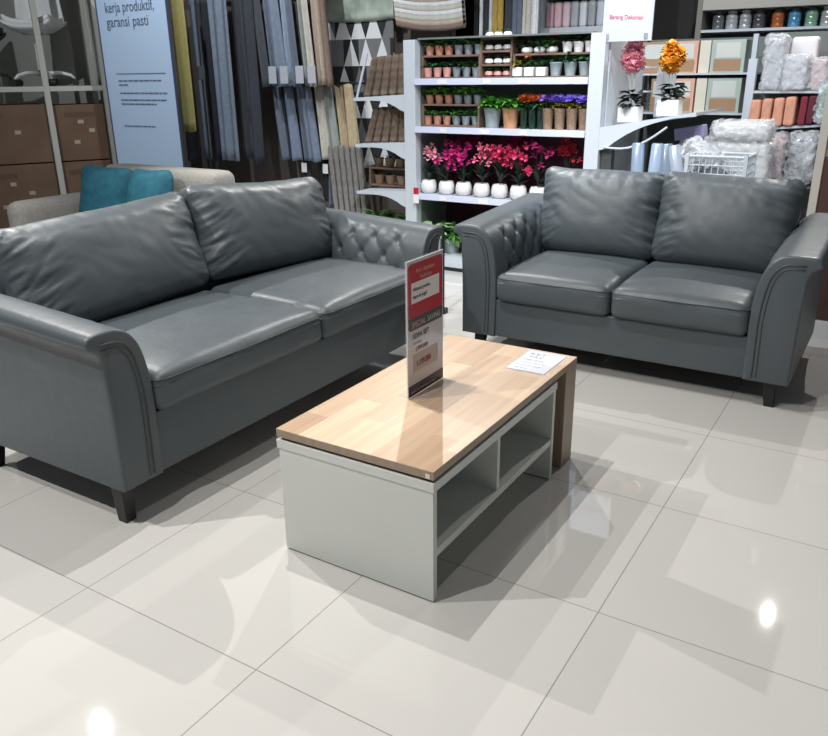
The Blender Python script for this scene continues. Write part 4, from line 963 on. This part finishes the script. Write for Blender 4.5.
cushion('left teal throw cushion leaning in the corner of the beige armchair', (-2.19, 1.84, .455), (radians(-14), radians(3), radians(12)), .37, 1)
cushion('right teal throw cushion leaning on the back of the beige armchair', (-1.86, 1.86, .455), (radians(-16), radians(-2), radians(-4)), .37, 5)

# ------------------------------------------------------------------ light
w = bpy.data.worlds.new('shop_ambient'); SC.world = w; w.use_nodes = True
w.node_tree.nodes['Background'].inputs[0].default_value = (.9, .95, 1, 1); w.node_tree.nodes['Background'].inputs[1].default_value = .13
def spot(loc, tgt, e, size=75, blend=.6, r=.013, col=(1, .975, .94)):
    d = bpy.data.lights.new('ceiling_or_fill_spot', 'SPOT'); d.energy = e; d.spot_size = radians(size); d.spot_blend = blend; d.shadow_soft_size = r; d.color = col
    o = bpy.data.objects.new('ceiling_or_fill_spot', d); COL.objects.link(o); o.location = loc
    o.rotation_euler = (Vector(tgt) - Vector(loc)).to_track_quat('-Z', 'Y').to_euler(); return o
def area(loc, tgt, e, sx, sy, col=(1, 1, 1)):
    d = bpy.data.lights.new('ceiling_panel', 'AREA'); d.shape = 'RECTANGLE'; d.size = sx; d.size_y = sy; d.energy = e; d.color = col
    o = bpy.data.objects.new('ceiling_panel', d); COL.objects.link(o); o.location = loc
    o.rotation_euler = (Vector(tgt) - Vector(loc)).to_track_quat('-Z', 'Y').to_euler(); return o
spot((-2.6, 1.5, 3.1), (-.2, .3, 0), 250, 85)
spot((-1.2, 4.0, 3.1), (.4, 1.2, 0), 200, 80)
spot((1.28, 5.3, 3.1), (.8, 1.6, 0), 170, 75)
spot((.2, -.7, 3.1), (.3, .6, 0), 120, 95)
spot((-1.5, -1.2, 3.1), (-.3, .4, 0), 230, 90)
spot((-.2, 1.0, 3.1), (-.1, 1.1, 0), 140, 110)
spot((-.5, 2.2, 3.1), (-.6, 3.9, .8), 160, 90, col=(.9, .95, 1))
spot((.9, 2.6, 3.1), (.6, 4.2, 1), 120, 90, col=(.9, .95, 1))
spot((-2.2, 2.6, 3.1), (-3, 4.4, 1), 110, 90, col=(.93, .96, 1))
spot((-2.6, .4, 3.1), (-4.1, 3.3, 1), 200, 75, col=(.93, .96, 1))  # fill spot, added to brighten the rack and banner
spot((.5, .9, 3.1), (-.55, 3.75, .85), 230, 42, col=(.95, .96, 1))  # added spot, shallow enough to brighten the plants under the top shelf
spot((1.5, 1.2, 3.1), (.7, 4.0, 1.05), 130, 38, col=(.95, .96, 1))
spot((.4, 4.6, 3.1), (.5, 5.8, 1.5), 50, 90, col=(.9, .95, 1))
SC.view_settings.view_transform = 'Standard'; SC.view_settings.look = 'None'; SC.view_settings.exposure = .22; SC.view_settings.gamma = 1
SC.view_settings.use_curve_mapping = False
